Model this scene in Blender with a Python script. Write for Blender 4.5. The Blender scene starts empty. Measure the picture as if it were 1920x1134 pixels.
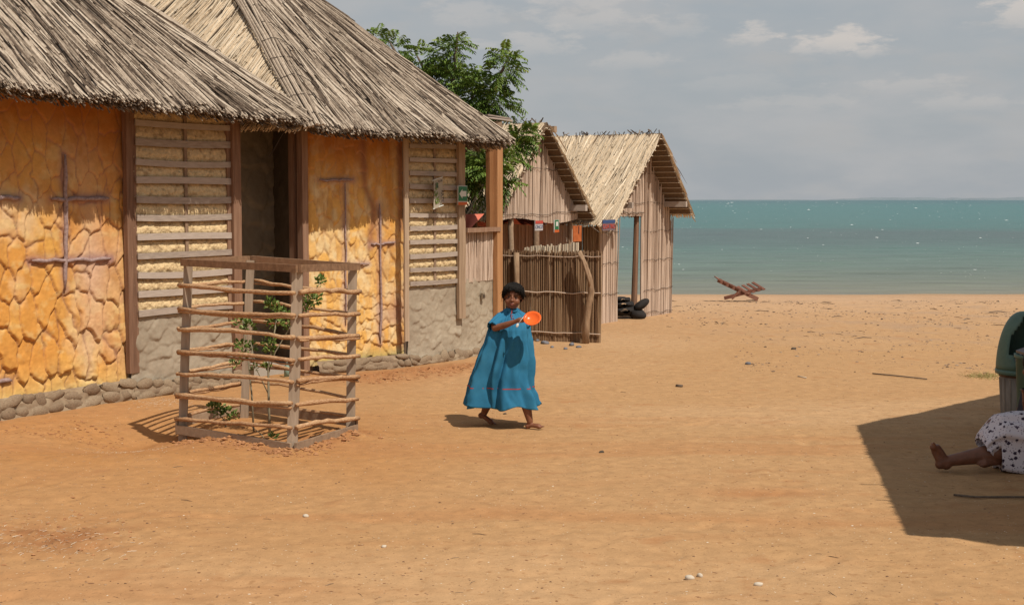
import bpy, math, random
import numpy as np
from mathutils import Vector, Matrix, noise as mn
S = bpy.context.scene
C = S.collection
R = random.Random(7)

# ------------------------------------------------------------------ camera
FPX = 2666.67                       # 50 mm lens on 36 mm sensor, in pixels of the 1920 wide photograph
PITCH = math.atan(192 / FPX)
cam = bpy.data.cameras.new('camera'); cam.lens = 50; cam.sensor_width = 36
cam.clip_start = 0.1; cam.clip_end = 60000
co = bpy.data.objects.new('camera', cam); C.objects.link(co)
co.location = (0, 0, 1.8); co.rotation_euler = (math.radians(90) - PITCH, 0, 0)
S.camera = co
S.render.resolution_x = 1024; S.render.resolution_y = 604

# ------------------------------------------------------------------ light
SUNV = Vector((0.45, -0.50, 1.0)).normalized()      # direction towards the sun
EL = math.asin(SUNV.z); AZ = math.atan2(SUNV.x, SUNV.y)
sun = bpy.data.lights.new('sun', 'SUN'); sun.energy = 4.35; sun.angle = math.radians(0.5)
sun.color = (1.0, 0.92, 0.80)
so = bpy.data.objects.new('sun', sun); C.objects.link(so)
so.rotation_euler = SUNV.to_track_quat('Z', 'Y').to_euler()
W = bpy.data.worlds.new('World'); S.world = W; W.use_nodes = True
def build_world():
    nt = W.node_tree; nt.nodes.clear(); L = nt.links.new; N = nt.nodes.new
    out = N('ShaderNodeOutputWorld'); bg = N('ShaderNodeBackground'); STR = 0.09
    bg.inputs[1].default_value = STR; L(bg.outputs[0], out.inputs[0])
    sky = N('ShaderNodeTexSky'); sky.sky_type = 'NISHITA'; sky.sun_disc = False
    sky.sun_elevation = EL; sky.sun_rotation = AZ; sky.air_density = 1.2; sky.dust_density = 2.5
    tc = N('ShaderNodeTexCoord'); sx = N('ShaderNodeSeparateXYZ'); L(tc.outputs['Generated'], sx.inputs[0])
    def m(op, a, b=None, c=None):
        n = N('ShaderNodeMath'); n.operation = op
        for i, v in enumerate((a, b, c)):
            if v is None: continue
            if isinstance(v, (int, float)): n.inputs[i].default_value = v
            else: L(v, n.inputs[i])
        return n.outputs[0]
    az = m('ARCTAN2', sx.outputs[0], sx.outputs[1]); el = m('ARCSINE', sx.outputs[2])
    cv = N('ShaderNodeCombineXYZ'); L(m('MULTIPLY', az, 6.0), cv.inputs[0]); L(m('MULTIPLY', el, 17.0), cv.inputs[1])
    cv.inputs[2].default_value = 3.3
    def noise(scale, det, rough, off):
        mp = N('ShaderNodeMapping'); mp.inputs['Location'].default_value = off
        L(cv.outputs[0], mp.inputs[0]); n = N('ShaderNodeTexNoise')
        n.inputs['Scale'].default_value = scale; n.inputs['Detail'].default_value = det; n.inputs['Roughness'].default_value = rough
        L(mp.outputs[0], n.inputs['Vector']); return n.outputs['Fac']
    veil = noise(1.6, 6, 0.55, (0.3, 1.7, 0))
    puff = noise(7.5, 7, 0.6, (4.1, 0.4, 0))
    def ramp(v, a, b):
        r = N('ShaderNodeMapRange'); r.interpolation_type = 'SMOOTHSTEP'
        r.inputs['From Min'].default_value = a; r.inputs['From Max'].default_value = b; L(v, r.inputs['Value']); return r.outputs[0]
    def mix(f, a, b):
        x = N('ShaderNodeMix'); x.data_type = 'RGBA'
        if isinstance(f, float): x.inputs[0].default_value = f
        else: L(f, x.inputs[0])
        for i, v in ((6, a), (7, b)):
            if isinstance(v, tuple): x.inputs[i].default_value = (*[q / STR for q in v], 1)
            else: L(v, x.inputs[i])
        return x.outputs[2]
    # hazy blue-grey air over the Nishita sky
    lim = N('ShaderNodeMix'); lim.data_type = 'RGBA'; lim.blend_type = 'DARKEN'; lim.inputs[0].default_value = 1
    L(sky.outputs[0], lim.inputs[6]); lim.inputs[7].default_value = (*[q / STR for q in (0.50, 0.54, 0.60)], 1)
    hz = N('ShaderNodeMapRange'); L(el, hz.inputs['Value']); hz.inputs['From Max'].default_value = 0.9; hz.inputs['To Min'].default_value = 0.86; hz.inputs['To Max'].default_value = 0.35
    base = mix(hz.outputs[0], lim.outputs[2], (0.360, 0.402, 0.442))
    c = mix(m('MULTIPLY_ADD', ramp(veil, 0.30, 0.74), 0.55, 0.2), base, (0.465, 0.463, 0.465))
    lowv = noise(3.2, 5, 0.5, (9.0, 2.2, 0))
    c = mix(m('MULTIPLY', ramp(lowv, 0.5, 0.72), 0.35), c, (0.45, 0.44, 0.43))
    # cumulus heads: (x px, y px, half width, half height, amount) turned into azimuth / elevation
    for (px, py, hw, hh, am) in ((1395, 78, 52, 26, .75), (1560, 92, 95, 34, .95), (1618, 108, 60, 16, .6), (1905, 45, 75, 60, .9), (880, 30, 90, 50, .35),
                                 (1105, 40, 120, 60, .4), (1270, 62, 80, 30, .25), (1690, 170, 130, 22, .3), (1000, 90, 120, 34, .4), (1180, 120, 90, 22, .3), (1480, 200, 160, 22, .25), (1800, 205, 120, 20, .3), (700, -60, 300, 40, .3), (2300, 60, 200, 60, .8),
                                 (-300, 30, 260, 80, .7), (1400, -250, 300, 90, .6), (300, -300, 280, 90, .6), (1390, 165, 160, 22, .15)):
        a0 = math.atan((px - 960) / FPX); e0 = math.atan((375 - py) / FPX)
        dx = m('DIVIDE', m('SUBTRACT', az, a0), hw / FPX); dy = m('DIVIDE', m('SUBTRACT', el, e0), hh / FPX)
        d = m('SQRT', m('ADD', m('MULTIPLY', dx, dx), m('MULTIPLY', dy, dy)))
        q = m('ADD', m('SUBTRACT', 1.0, d), m('MULTIPLY', m('SUBTRACT', puff, 0.5), 3.0))
        top = ramp(dy, -1.1, 0.3)
        c = mix(m('MULTIPLY', m('MULTIPLY', ramp(q, 0.0, 0.75), am), top), c, (0.60, 0.56, 0.525))
    L(c, bg.inputs[0])
build_world()
S.view_settings.view_transform = 'Standard'; S.view_settings.look = 'None'
S.view_settings.exposure = 0.0; S.view_settings.gamma = 1.0; S.view_settings.use_curve_mapping = False

# ------------------------------------------------------------------ helpers
def ray(x, y):
    cx = (x - 960) / FPX; cy = (567 - y) / FPX
    return Vector((cx, math.cos(PITCH) + cy * math.sin(PITCH), -math.sin(PITCH) + cy * math.cos(PITCH)))
def P(x, y, Y):                                    # the real point that many metres away which the photograph shows there
    d = ray(x, y); t = Y / d.y
    return Vector((d.x * t, Y, 1.8 + d.z * t))
def G(x, y, z=0.0):
    d = ray(x, y); t = (z - 1.8) / d.z
    return Vector((d.x * t, d.y * t, z))
def on_plane(x, y, p, n):
    d = ray(x, y); o = Vector((0, 0, 1.8)); return o + d * ((p - o).dot(n) / d.dot(n))

def vnoise(x, y, seed=0):
    x = np.asarray(x, float); y = np.asarray(y, float)
    xi = np.floor(x).astype(np.int64); yi = np.floor(y).astype(np.int64); fx = x - xi; fy = y - yi
    fx = fx * fx * (3 - 2 * fx); fy = fy * fy * (3 - 2 * fy)
    def h(a, b):
        n = (a * 374761393 + b * 668265263 + seed * 982451653) & 0x7fffffff
        n = ((n ^ (n >> 13)) * 1274126177) & 0x7fffffff
        return ((n ^ (n >> 16)) & 0xffff) / 65535.0
    return (h(xi, yi) * (1 - fx) + h(xi + 1, yi) * fx) * (1 - fy) + (h(xi, yi + 1) * (1 - fx) + h(xi + 1, yi + 1) * fx) * fy
def fbm(x, y, seed=0, o=4):
    s = 0; a = 0.5; t = 0
    for i in range(o):
        s = s + a * vnoise(x * 2 ** i, y * 2 ** i, seed + i * 17); t += a; a *= 0.5
    return s / t
def voro(u, v, su, sv, seed, jit=0.85):
    U = u / su; V = v / sv; iu = np.floor(U).astype(np.int64); iv = np.floor(V).astype(np.int64)
    f1 = np.full(U.shape, 9.0); f2 = np.full(U.shape, 9.0); cid = np.zeros(U.shape); dvv = np.zeros(U.shape)
    def h(a, b, s):
        n = (a * 374761393 + b * 668265263 + s * 982451653) & 0x7fffffff
        n = ((n ^ (n >> 13)) * 1274126177) & 0x7fffffff
        return ((n ^ (n >> 16)) & 0xffff) / 65535.0
    for a in (-1, 0, 1):
        for b in (-1, 0, 1):
            ca = iu + a; cb = iv + b
            px = ca + 0.5 + (h(ca, cb, seed) - 0.5) * jit + 0.25 * (cb % 2); py = cb + 0.5 + (h(ca, cb, seed + 5) - 0.5) * jit
            d = np.hypot(U - px, V - py); r = h(ca, cb, seed + 9)
            nearer = d < f1
            f2 = np.where(nearer, f1, np.minimum(f2, d)); cid = np.where(nearer, r, cid)
            dvv = np.where(nearer, V - py, dvv); f1 = np.where(nearer, d, f1)
    return f1, f2, cid, dvv

class MB:
    def __init__(s): s.V = []; s.F = []; s.T = []
    def tube(s, pts, rad, n=6, tint=None, cap=True, flat=1.0, up=None):
        pts = [Vector(p) for p in pts]; k = len(pts)
        if not isinstance(rad, (list, tuple)): rad = [rad] * k
        if tint is None: tint = R.random()
        b = len(s.V); u = Vector(up) if up is not None else None
        for i, p in enumerate(pts):
            t = (pts[min(i + 1, k - 1)] - pts[max(i - 1, 0)])
            t = t.normalized() if t.length > 1e-9 else Vector((0, 0, 1))
            if u is None: u = Vector((0, 0, 1)) if abs(t.z) < 0.9 else Vector((0, 1, 0))
            a = t.cross(u)
            if a.length < 1e-4: a = t.cross(Vector((1, 0.3, 0.1)))
            a.normalize(); w = a.cross(t); u = w
            for j in range(n):
                q = 2 * math.pi * j / n
                s.V.append(p + a * (math.cos(q) * rad[i]) + w * (math.sin(q) * rad[i] * flat)); s.T.append(tint)
        for i in range(k - 1):
            for j in range(n):
                s.F.append((b + i * n + j, b + i * n + (j + 1) % n, b + (i + 1) * n + (j + 1) % n, b + (i + 1) * n + j))
        if cap:
            s.F.append(tuple(b + j for j in range(n))[::-1]); s.F.append(tuple(b + (k - 1) * n + j for j in range(n)))
    def limb(s, pts, rad, n=14):                      # closed, round-ended limb
        s.tube(pts, rad, n, 0.5)
        for p, r in zip(pts, rad): s.ell(p, (r, r, r), 12, 8)
    def ell(s, c, r, nu=14, nv=9, M=None, tint=0.5):
        c = Vector(c); b = len(s.V)
        def add(x, y, z):
            q = Vector((x * r[0], y * r[1], z * r[2]))
            if M is not None: q = M @ q
            s.V.append(c + q); s.T.append(tint)
        add(0, 0, 1)
        for i in range(1, nv):
            th = math.pi * i / nv
            for j in range(nu):
                ph = 2 * math.pi * j / nu; add(math.sin(th) * math.cos(ph), math.sin(th) * math.sin(ph), math.cos(th))
        add(0, 0, -1); last = len(s.V) - 1
        for j in range(nu): s.F.append((b, b + 1 + j, b + 1 + (j + 1) % nu))
        for i in range(nv - 2):
            for j in range(nu):
                p = b + 1 + i * nu; s.F.append((p + j, p + nu + j, p + nu + (j + 1) % nu, p + (j + 1) % nu))
        p = b + 1 + (nv - 2) * nu
        for j in range(nu): s.F.append((p + j, last, p + (j + 1) % nu))
    def beam(s, p0, p1, w, t, up=(0, 0, 1), tint=None, wob=0.0, seg=1):   # rectangular timber, w across 'up', t along it
        p0 = Vector(p0); p1 = Vector(p1); d = (p1 - p0).normalized(); up = Vector(up)
        a = d.cross(up).normalized(); c = a.cross(d).normalized(); b = len(s.V)
        if tint is None: tint = R.random()
        for i in range(seg + 1):
            o = p0.lerp(p1, i / seg)
            if wob and 0 < i < seg: o = o + a * R.uniform(-wob, wob) + c * R.uniform(-wob, wob)
            for (x, y) in ((-1, -1), (1, -1), (1, 1), (-1, 1)):
                s.V.append(o + a * (x * w / 2) + c * (y * t / 2)); s.T.append(tint)
        for i in range(seg):
            q = b + i * 4
            for j in range(4): s.F.append((q + j, q + (j + 1) % 4, q + 4 + (j + 1) % 4, q + 4 + j))
        s.F.append((b + 3, b + 2, b + 1, b)); q = b + seg * 4; s.F.append((q, q + 1, q + 2, q + 3))
    def poly(s, pts, tint=0.5):
        b = len(s.V)
        for p in pts: s.V.append(Vector(p)); s.T.append(tint)
        s.F.append(tuple(range(b, b + len(pts))))
    def slab(s, pts, n, th, tint=0.5):                # polygon given a thickness th against normal n
        b = len(s.V); k = len(pts); n = Vector(n)
        for p in pts: s.V.append(Vector(p)); s.T.append(tint)
        for p in pts: s.V.append(Vector(p) - n * th); s.T.append(tint)
        s.F.append(tuple(range(b, b + k))); s.F.append(tuple(range(b + k, b + 2 * k))[::-1])
        for i in range(k): s.F.append((b + i, b + k + i, b + k + (i + 1) % k, b + (i + 1) % k))
    def grid(s, fn, nu, nv, wrap=False, tint=0.5):
        b = len(s.V); cu = nu if wrap else nu + 1
        for j in range(nv + 1):
            for i in range(cu): s.V.append(Vector(fn(i / nu, j / nv))); s.T.append(tint)
        for j in range(nv):
            for i in range(nu):
                i2 = (i + 1) % cu if wrap else i + 1
                s.F.append((b + j * cu + i, b + j * cu + i2, b + (j + 1) * cu + i2, b + (j + 1) * cu + i))
    def mesh(s, name, off=Vector((0, 0, 0)), smooth=False):
        me = bpy.data.meshes.new(name)
        me.from_pydata([tuple(v - off) for v in s.V], [], s.F)
        at = me.attributes.new('tint', 'FLOAT', 'POINT'); at.data.foreach_set('value', s.T)
        if smooth: me.polygons.foreach_set('use_smooth', [True] * len(me.polygons))
        me.update(); return me

WP = {}                                             # world position of every root / part
def props(o, label=None, cat=None, group=None, kind=None, category=None):
    cat = cat or category
    if label: o['label'] = label
    if cat: o['category'] = cat
    if group: o['group'] = group
    if kind: o['kind'] = kind
    return o
def thing(name, loc, label, cat, group=None):
    o = bpy.data.objects.new(name, None); C.objects.link(o); o.location = loc; o.empty_display_size = 0.1
    WP[o.name] = Vector(loc); return props(o, label, cat, group)
def obj(name, mb, m, parent=None, smooth=False, **kw):
    off = WP[parent.name] if parent else Vector((0, 0, 0))
    me = mb.mesh(name, off, smooth) if isinstance(mb, MB) else mb
    me.materials.append(m) if not me.materials else None
    o = bpy.data.objects.new(name, me); C.objects.link(o); o.parent = parent; WP[o.name] = off
    return props(o, **kw)
def inst(name, me, parent, loc, rot=(0, 0, 0), scale=(1, 1, 1)):
    o = bpy.data.objects.new(name, me); C.objects.link(o); o.parent = parent
    o.location = Vector(loc) - (WP[parent.name] if parent else Vector((0, 0, 0))); o.rotation_euler = rot; o.scale = scale
    return o

def sr(*c):                                          # 0-255 sRGB colour to linear
    return tuple(((q / 255 + 0.055) / 1.055) ** 2.4 if q > 10 else q / 255 / 12.92 for q in c)
def mat(name, stops, scale=(1, 1, 1), ns=5.0, detail=6, rough=0.85, bump=0.3, bdist=0.01, wt=0.5, wr=0.0, wn=0.5, spec=0.25, bscale=None, col=False, colvar=0.25, spots=None):
    """ramp over (noise*wn + tint*wt + random*wr); with col=True the vertex colour 'col' carries the paint"""
    m = bpy.data.materials.new(name); m.use_nodes = True; nt = m.node_tree; N = nt.nodes.new; L = nt.links.new
    bs = nt.nodes['Principled BSDF']; bs.inputs['Roughness'].default_value = rough; bs.inputs['Specular IOR Level'].default_value = spec
    tc = N('ShaderNodeTexCoord'); mp = N('ShaderNodeMapping'); mp.inputs['Scale'].default_value = scale; L(tc.outputs['Object'], mp.inputs[0])
    nz = N('ShaderNodeTexNoise'); nz.inputs['Scale'].default_value = ns; nz.inputs['Detail'].default_value = detail; nz.inputs['Roughness'].default_value = 0.62
    L(mp.outputs[0], nz.inputs['Vector'])
    def mth(op, a, b, c=None):
        n = N('ShaderNodeMath'); n.operation = op
        for i, v in enumerate((a, b, c)):
            if v is None: continue
            if isinstance(v, (int, float)): n.inputs[i].default_value = v
            else: L(v, n.inputs[i])
        return n.outputs[0]
    st = mth('MULTIPLY_ADD', nz.outputs['Fac'], 2.2, -0.6)
    if col:
        at = N('ShaderNodeAttribute'); at.attribute_name = 'col'
        mx = N('ShaderNodeMix'); mx.data_type = 'RGBA'; mx.blend_type = 'MULTIPLY'; mx.inputs[0].default_value = 1
        L(at.outputs['Color'], mx.inputs[6]); g = mth('MULTIPLY_ADD', st, 2 * colvar, 1 - colvar)
        cc = N('ShaderNodeCombineColor'); [L(g, cc.inputs[i]) for i in range(3)]; L(cc.outputs[0], mx.inputs[7]); colour = mx.outputs[2]
    else:
        f = mth('MULTIPLY', st, wn)
        if wt:
            at = N('ShaderNodeAttribute'); at.attribute_name = 'tint'; f = mth('MULTIPLY_ADD', at.outputs['Fac'], wt, f)
        if wr:
            oi = N('ShaderNodeObjectInfo'); f = mth('MULTIPLY_ADD', oi.outputs['Random'], wr, f)
        rp = N('ShaderNodeValToRGB'); L(f, rp.inputs[0]); e = rp.color_ramp.elements
        k = len(stops)
        for i, c in enumerate(stops):
            pos = i / (k - 1) if k > 1 else 0
            el = e[i] if i < 2 else e.new(pos)
            el.position = pos; el.color = (*c, 1)
        if k == 1: e[1].color = (*stops[0], 1)
        colour = rp.outputs[0]
    if spots:
        sc, lo, hi, sc_col = spots
        n2 = N('ShaderNodeTexNoise'); n2.inputs['Scale'].default_value = sc; n2.inputs['Detail'].default_value = 3; L(tc.outputs['Object'], n2.inputs['Vector'])
        r2 = N('ShaderNodeMapRange'); r2.inputs['From Min'].default_value = lo; r2.inputs['From Max'].default_value = hi; L(n2.outputs['Fac'], r2.inputs['Value'])
        mx = N('ShaderNodeMix'); mx.data_type = 'RGBA'; L(r2.outputs[0], mx.inputs[0]); L(colour, mx.inputs[6]); mx.inputs[7].default_value = (*sc_col, 1); colour = mx.outputs[2]
    L(colour, bs.inputs['Base Color'])
    if bump:
        bp = N('ShaderNodeBump'); bp.inputs['Strength'].default_value = bump; bp.inputs['Distance'].default_value = bdist
        src = nz
        if bscale:
            src = N('ShaderNodeTexNoise'); src.inputs['Scale'].default_value = bscale; src.inputs['Detail'].default_value = 5; L(mp.outputs[0], src.inputs['Vector'])
        L(src.outputs['Fac'], bp.inputs['Height']); L(bp.outputs[0], bs.inputs['Normal'])
    return m

REED = mat('reed', [(.022, .015, .011), (.11, .078, .055), (.34, .27, .205), (.54, .455, .36)], (6, 6, 1.5), 7, wt=.75, wn=.35, bump=.4, bdist=.003)
REEDP = mat('reed_pale', [(.16, .11, .07), (.52, .42, .30), (.68, .57, .43), (.76, .66, .52)], (6, 6, 1.5), 7, wt=.65, wn=.4, bump=.4, bdist=.003)
THBASE = mat('thatch_underlay', [(.035, .022, .013), (.12, .08, .05)], (8, 8, 8), 5, bump=.6, wt=0, wn=1)
CANE = mat('cane_wall', [(.20, .13, .095), (.42, .31, .235), (.57, .44, .345), (.66, .53, .43)], (14, 14, 1.2), 4, wt=.0, wr=.65, wn=.4, bump=.5, bdist=.003)
CANEOLDSHADE = mat('old_shaded_cane', [(.055, .028, .014), (.155, .085, .045), (.245, .15, .085), (.40, .28, .17)], (14, 14, 1.5), 3, wt=0, wr=.6, wn=.5, bump=.5, bdist=.003)  # older brown cane, with some shade of fence and side walls in its colour
STICK = mat('rough_stick', [(.08, .035, .018), (.31, .155, .075), (.48, .285, .15), (.60, .42, .25)], (4, 4, 16), 9, wt=.35, wn=.8, bump=1.0, bdist=.008)
BOARD = mat('weathered_board', [(.11, .07, .045), (.24, .16, .105), (.34, .235, .155), (.42, .31, .22)], (4, 4, 4), 6, wt=.5, wn=.5, bump=.4, bdist=.003)
SLAT = mat('grey_slat', [(.22, .17, .14), (.40, .33, .275), (.52, .44, .38)], (5, 5, 30), 2, wt=.5, wn=.5, bump=.3, bdist=.002)
UNDER = mat('hut_roof_underside', [(.09, .058, .034), (.20, .135, .085)], (3, 3, 20), 9, bump=.6, wt=0, wn=1)
PALEW = mat('pale_timber', [(.22, .145, .09), (.38, .27, .18), (.50, .38, .27)], (18, 18, 1.2), 2, wt=.4, wn=.6, bump=.35, bdist=.003)
REDWOOD = mat('red_brown_timber', [(.11, .055, .033), (.24, .135, .085), (.36, .235, .16)], (18, 18, 1.2), 2, wt=.4, wn=.6, bump=.35, bdist=.003)
BROWNT = mat('brown_timber', [(.10, .040, .015), (.22, .095, .035), (.30, .15, .065)], (18, 18, 1.2), 2, wt=.4, wn=.6, bump=.35, bdist=.003)
PINE = mat('yellow_timber', [(.30, .14, .06), (.44, .23, .105), (.50, .30, .15)], (18, 18, 1.2), 2, wt=.4, wn=.6, bump=.3, bdist=.002)
WIRE = mat('tie_wire', [(.035, .022, .016), (.07, .05, .04)], bump=0)
SOIL = mat('soil_clod', [(.20, .085, .035), (.36, .17, .075), (.44, .23, .11)], ns=12, wt=.5, bump=.8, bdist=.004)
STONEM = mat('beach_stone', [(.07, .07, .075), (.20, .17, .15), (.42, .34, .27)], ns=14, wt=.9, wn=.2, bump=.5, bdist=.003)
# ------------------------------------------------------------------ ground, sea, far shore
CG = {k: G(*v) for k, v in dict(F=(548, 846), L=(343, 812), R=(657, 812)).items()}
CG['B'] = CG['L'] + CG['R'] - CG['F']
def segd(x, y, a, b):
    ax, ay = a.x, a.y; dx, dy = b.x - ax, b.y - ay
    t = np.clip(((x - ax) * dx + (y - ay) * dy) / (dx * dx + dy * dy), 0, 1)
    return np.hypot(x - ax - t * dx, y - ay - t * dy)
def gz(x, y):
    x = np.asarray(x, float); y = np.asarray(y, float)
    t = np.clip((y - 23.5) / 12.5, 0, 1); z = -0.50 * t * t * (3 - 2 * t) * 1.0
    z = z - np.clip(y - 36, 0, 200) * 0.04
    near = np.clip((20 - y) / 6, 0, 1)
    z = z + near * (0.030 * (fbm(x * .7, y * .7, 3, 3) - 0.5) + 0.016 * (fbm(x * 3, y * 3, 8, 3) - .5) + 0.005 * (fbm(x * 14, y * 14, 5, 3) - .5))
    z = z + np.clip((y - 14) / 8, 0, 1) * np.clip((36 - y) / 4, 0, 1) * 0.03 * (fbm(x * .5, y * .8, 31, 4) - .5)
    # wind ripples and low scuffs
    z = z + near * 0.010 * (fbm(x * 1.2, y * 5, 12, 3) - .5)
    # hollow left of the tree guard
    z = z - 0.13 * np.exp(-(((x + 2.98) / .50) ** 2 + ((y - 10.95) / .62) ** 2))
    z = z + 0.03 * np.exp(-(((x + 2.75) / .75) ** 2 + ((y - 9.85) / .22) ** 2))
    # loose soil thrown up along the guard's front sides, and by the wall of the middle house
    m1 = np.minimum(segd(x, y, CG['F'], CG['L']), segd(x, y, CG['F'], CG['R']))
    clod = fbm(x * 16, y * 16, 21, 3)
    z = z + np.exp(-(np.clip(m1 - .06, 0, 9) / .17) ** 2) * (0.008 + 0.085 * np.clip(clod - .42, 0, 1))
    a = G(690, 712); b = G(880, 690)
    m2 = segd(x, y, a, b); z = z + np.exp(-(m2 / .35) ** 2) * (0.02 + 0.12 * np.clip(fbm(x * 14, y * 10, 22, 3) - .45, 0, 1))
    c = G(90, 1010); z = z + np.exp(-(((x - c.x) / .6) ** 2 + ((y - c.y) / .35) ** 2)) * 0.09 * np.clip(fbm(x * 18, y * 12, 25, 3) - .45, 0, 1)
    c = G(1420, 925); z = z - 0.016 * np.exp(-(((x - c.x) / .32) ** 2 + ((y - c.y) / .16) ** 2))
    c = G(1050, 882); z = z - 0.010 * np.exp(-(((x - c.x) / .35) ** 2 + ((y - c.y) / .08) ** 2))
    rf = random.Random(77)
    for i in range(170):                            # half-filled footprints and scuffs
        q = G(rf.uniform(-50, 1900), 660 + 480 * rf.random()); an = rf.gauss(.5, .7); ca, sa = math.cos(an), math.sin(an); a = (x - q.x) * ca + (y - q.y) * sa; b = -(x - q.x) * sa + (y - q.y) * ca; w = rf.uniform(.035, .06); l = rf.uniform(.08, .16)
        r2 = (a / l) ** 2 + (b / w) ** 2; z = z - rf.uniform(.004, .011) * np.exp(-r2) + .003 * np.exp(-(np.sqrt(r2) - 1.6) ** 2 * 4)
    return z
def gzs(x, y): return float(gz(np.array([x]), np.array([y]))[0])
def axis(parts):
    out = [parts[0][0]]
    for a, b, s in parts:
        n = max(1, int(round((b - a) / s))); out += list(a + (b - a) * (np.arange(n) + 1) / n)
    return np.array(out)
xs = axis([(-2500, -300, 300), (-300, -40, 20), (-40, -8, 1.0), (-8, -4.6, .12), (-4.6, 5.0, .022), (5.0, 9, .12), (9, 40, 1.0), (40, 300, 20), (300, 2500, 300)])
ys = axis([(-300, -20, 20), (-20, 3, 1.0), (3, 5.8, .1), (5.8, 13, .022), (13, 20, .05), (20, 40, .2), (40, 100, 3), (100, 260, 20)])
X, Y = np.meshgrid(xs, ys); Z = gz(X, Y)
def np_mesh(name, X, Y, Z, smooth=True):
    ny, nx = X.shape; me = bpy.data.meshes.new(name); me.vertices.add(nx * ny)
    me.vertices.foreach_set('co', np.stack([X, Y, Z], -1).reshape(-1).astype(np.float32))
    i = np.arange(nx * ny).reshape(ny, nx); q = np.stack([i[:-1, :-1], i[:-1, 1:], i[1:, 1:], i[1:, :-1]], -1).reshape(-1, 4)
    me.loops.add(q.size); me.loops.foreach_set('vertex_index', q.reshape(-1).astype(np.int32))
    me.polygons.add(len(q)); me.polygons.foreach_set('loop_start', (np.arange(len(q)) * 4).astype(np.int32))
    me.polygons.foreach_set('loop_total', np.full(len(q), 4, np.int32))
    if smooth: me.polygons.foreach_set('use_smooth', np.ones(len(q), bool))
    me.update(); me.validate(); return me
def setcol(me, col):
    a = me.attributes.new('col', 'FLOAT_COLOR', 'POINT'); c = np.ones((len(me.vertices), 4), np.float32); c[:, :3] = col.reshape(-1, 3); a.data.foreach_set('color', c.reshape(-1))
def lerp3(a, b, t): return a + (b - a) * t[..., None]
gm = np_mesh('sand_ground', X, Y, Z)
A_ = np.array
col = np.broadcast_to(A_([.408, .240, .115]), X.shape + (3,)).copy()
t = fbm(X * .35, Y * .5, 41, 4); col = lerp3(col, A_([.465, .293, .157]), np.clip((t - .45) * 4, 0, 1) * .7)
red = np.exp(-((X + 4.5) / 3.2) ** 2) * .8 + np.exp(-(((X + 1.6) / 1.6) ** 2 + ((Y - 10.3) / 1.4) ** 2)) * .75
red = red * (0.5 + fbm(X * 1.2, Y * 1.6, 44, 4)); col = lerp3(col, A_([.385, .190, .072]), np.clip(red, 0, 1))
m1 = np.minimum(segd(X, Y, CG['F'], CG['L']), segd(X, Y, CG['F'], CG['R']))
col = lerp3(col, A_([.30, .130, .052]), np.exp(-(m1 / .26) ** 2) * np.clip((fbm(X * 9, Y * 9, 46, 3) - .3) * 3, 0, 1) * .8)
m2 = segd(X, Y, G(690, 708), G(880, 688)); col = lerp3(col, A_([.32, .135, .055]), np.exp(-(m2 / .5) ** 2) * .75)
c_ = G(90, 1010); col = lerp3(col, A_([.28, .125, .052]), np.exp(-(((X - c_.x) / .7) ** 2 + ((Y - c_.y) / .35) ** 2)) * np.clip((fbm(X * 6, Y * 9, 47, 4) - .3) * 2.6, 0, 1))
c_ = G(1430, 926); col = lerp3(col, A_([.37, .165, .066]), np.exp(-(((X - c_.x) / .38) ** 2 + ((Y - c_.y) / .16) ** 2)) * .7)
tr = fbm(X * .5, Y * 3.0, 50, 4); col = lerp3(col, A_([.38, .185, .078]), np.clip((tr - .54) * 5, 0, 1) * .55 * np.clip((14 - Y) / 4, 0, 1))
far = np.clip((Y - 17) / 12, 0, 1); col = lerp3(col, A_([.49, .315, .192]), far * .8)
grav = np.clip((fbm(X * 2.2, Y * 3.0, 52, 4) - .52) * 6, 0, 1) * np.clip((Y - 15) / 5, 0, 1) * np.clip((X - 2) / 4, 0, 1)
col = lerp3(col, A_([.33, .225, .15]), grav * .55)
wet = np.clip((Y - 31.5) / 3.0, 0, 1); col = lerp3(col, A_([.36, .235, .14]), wet)
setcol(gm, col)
SAND = mat('sand', None, ns=9, detail=8, rough=.95, spec=.1, bump=.6, bdist=.007, bscale=50, col=True, colvar=.15)
def sand_specks():
    nt = SAND.node_tree; N = nt.nodes.new; L = nt.links.new; bs = nt.nodes['Principled BSDF']; tc = N('ShaderNodeTexCoord')
    src = bs.inputs['Base Color'].links[0].from_socket
    for sc, lo, hi, c in ((22, .69, .73, (.20, .10, .05)), (16, .60, .72, (.34, .185, .085)), (42, .70, .74, (.16, .085, .045)), (55, .715, .75, (.68, .56, .42)), (130, .66, .72, (.24, .125, .06)), (3.0, .60, .80, (.36, .175, .075))):
        n = N('ShaderNodeTexNoise'); n.inputs['Scale'].default_value = sc; n.inputs['Detail'].default_value = 2.5 if sc > 10 else 6
        mp = N('ShaderNodeMapping'); mp.inputs['Location'].default_value = (sc, 1.7 * sc, 0); L(tc.outputs['Object'], mp.inputs[0]); L(mp.outputs[0], n.inputs['Vector'])
        r = N('ShaderNodeMapRange'); r.inputs['From Min'].default_value = lo; r.inputs['From Max'].default_value = hi; L(n.outputs['Fac'], r.inputs['Value'])
        m = N('ShaderNodeMix'); m.data_type = 'RGBA'; L(r.outputs[0], m.inputs[0]); L(src, m.inputs[6]); m.inputs[7].default_value = (*c, 1); src = m.outputs[2]
    L(src, bs.inputs['Base Color'])
sand_specks()
obj('sand_ground', gm, SAND, kind='structure')

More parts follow.
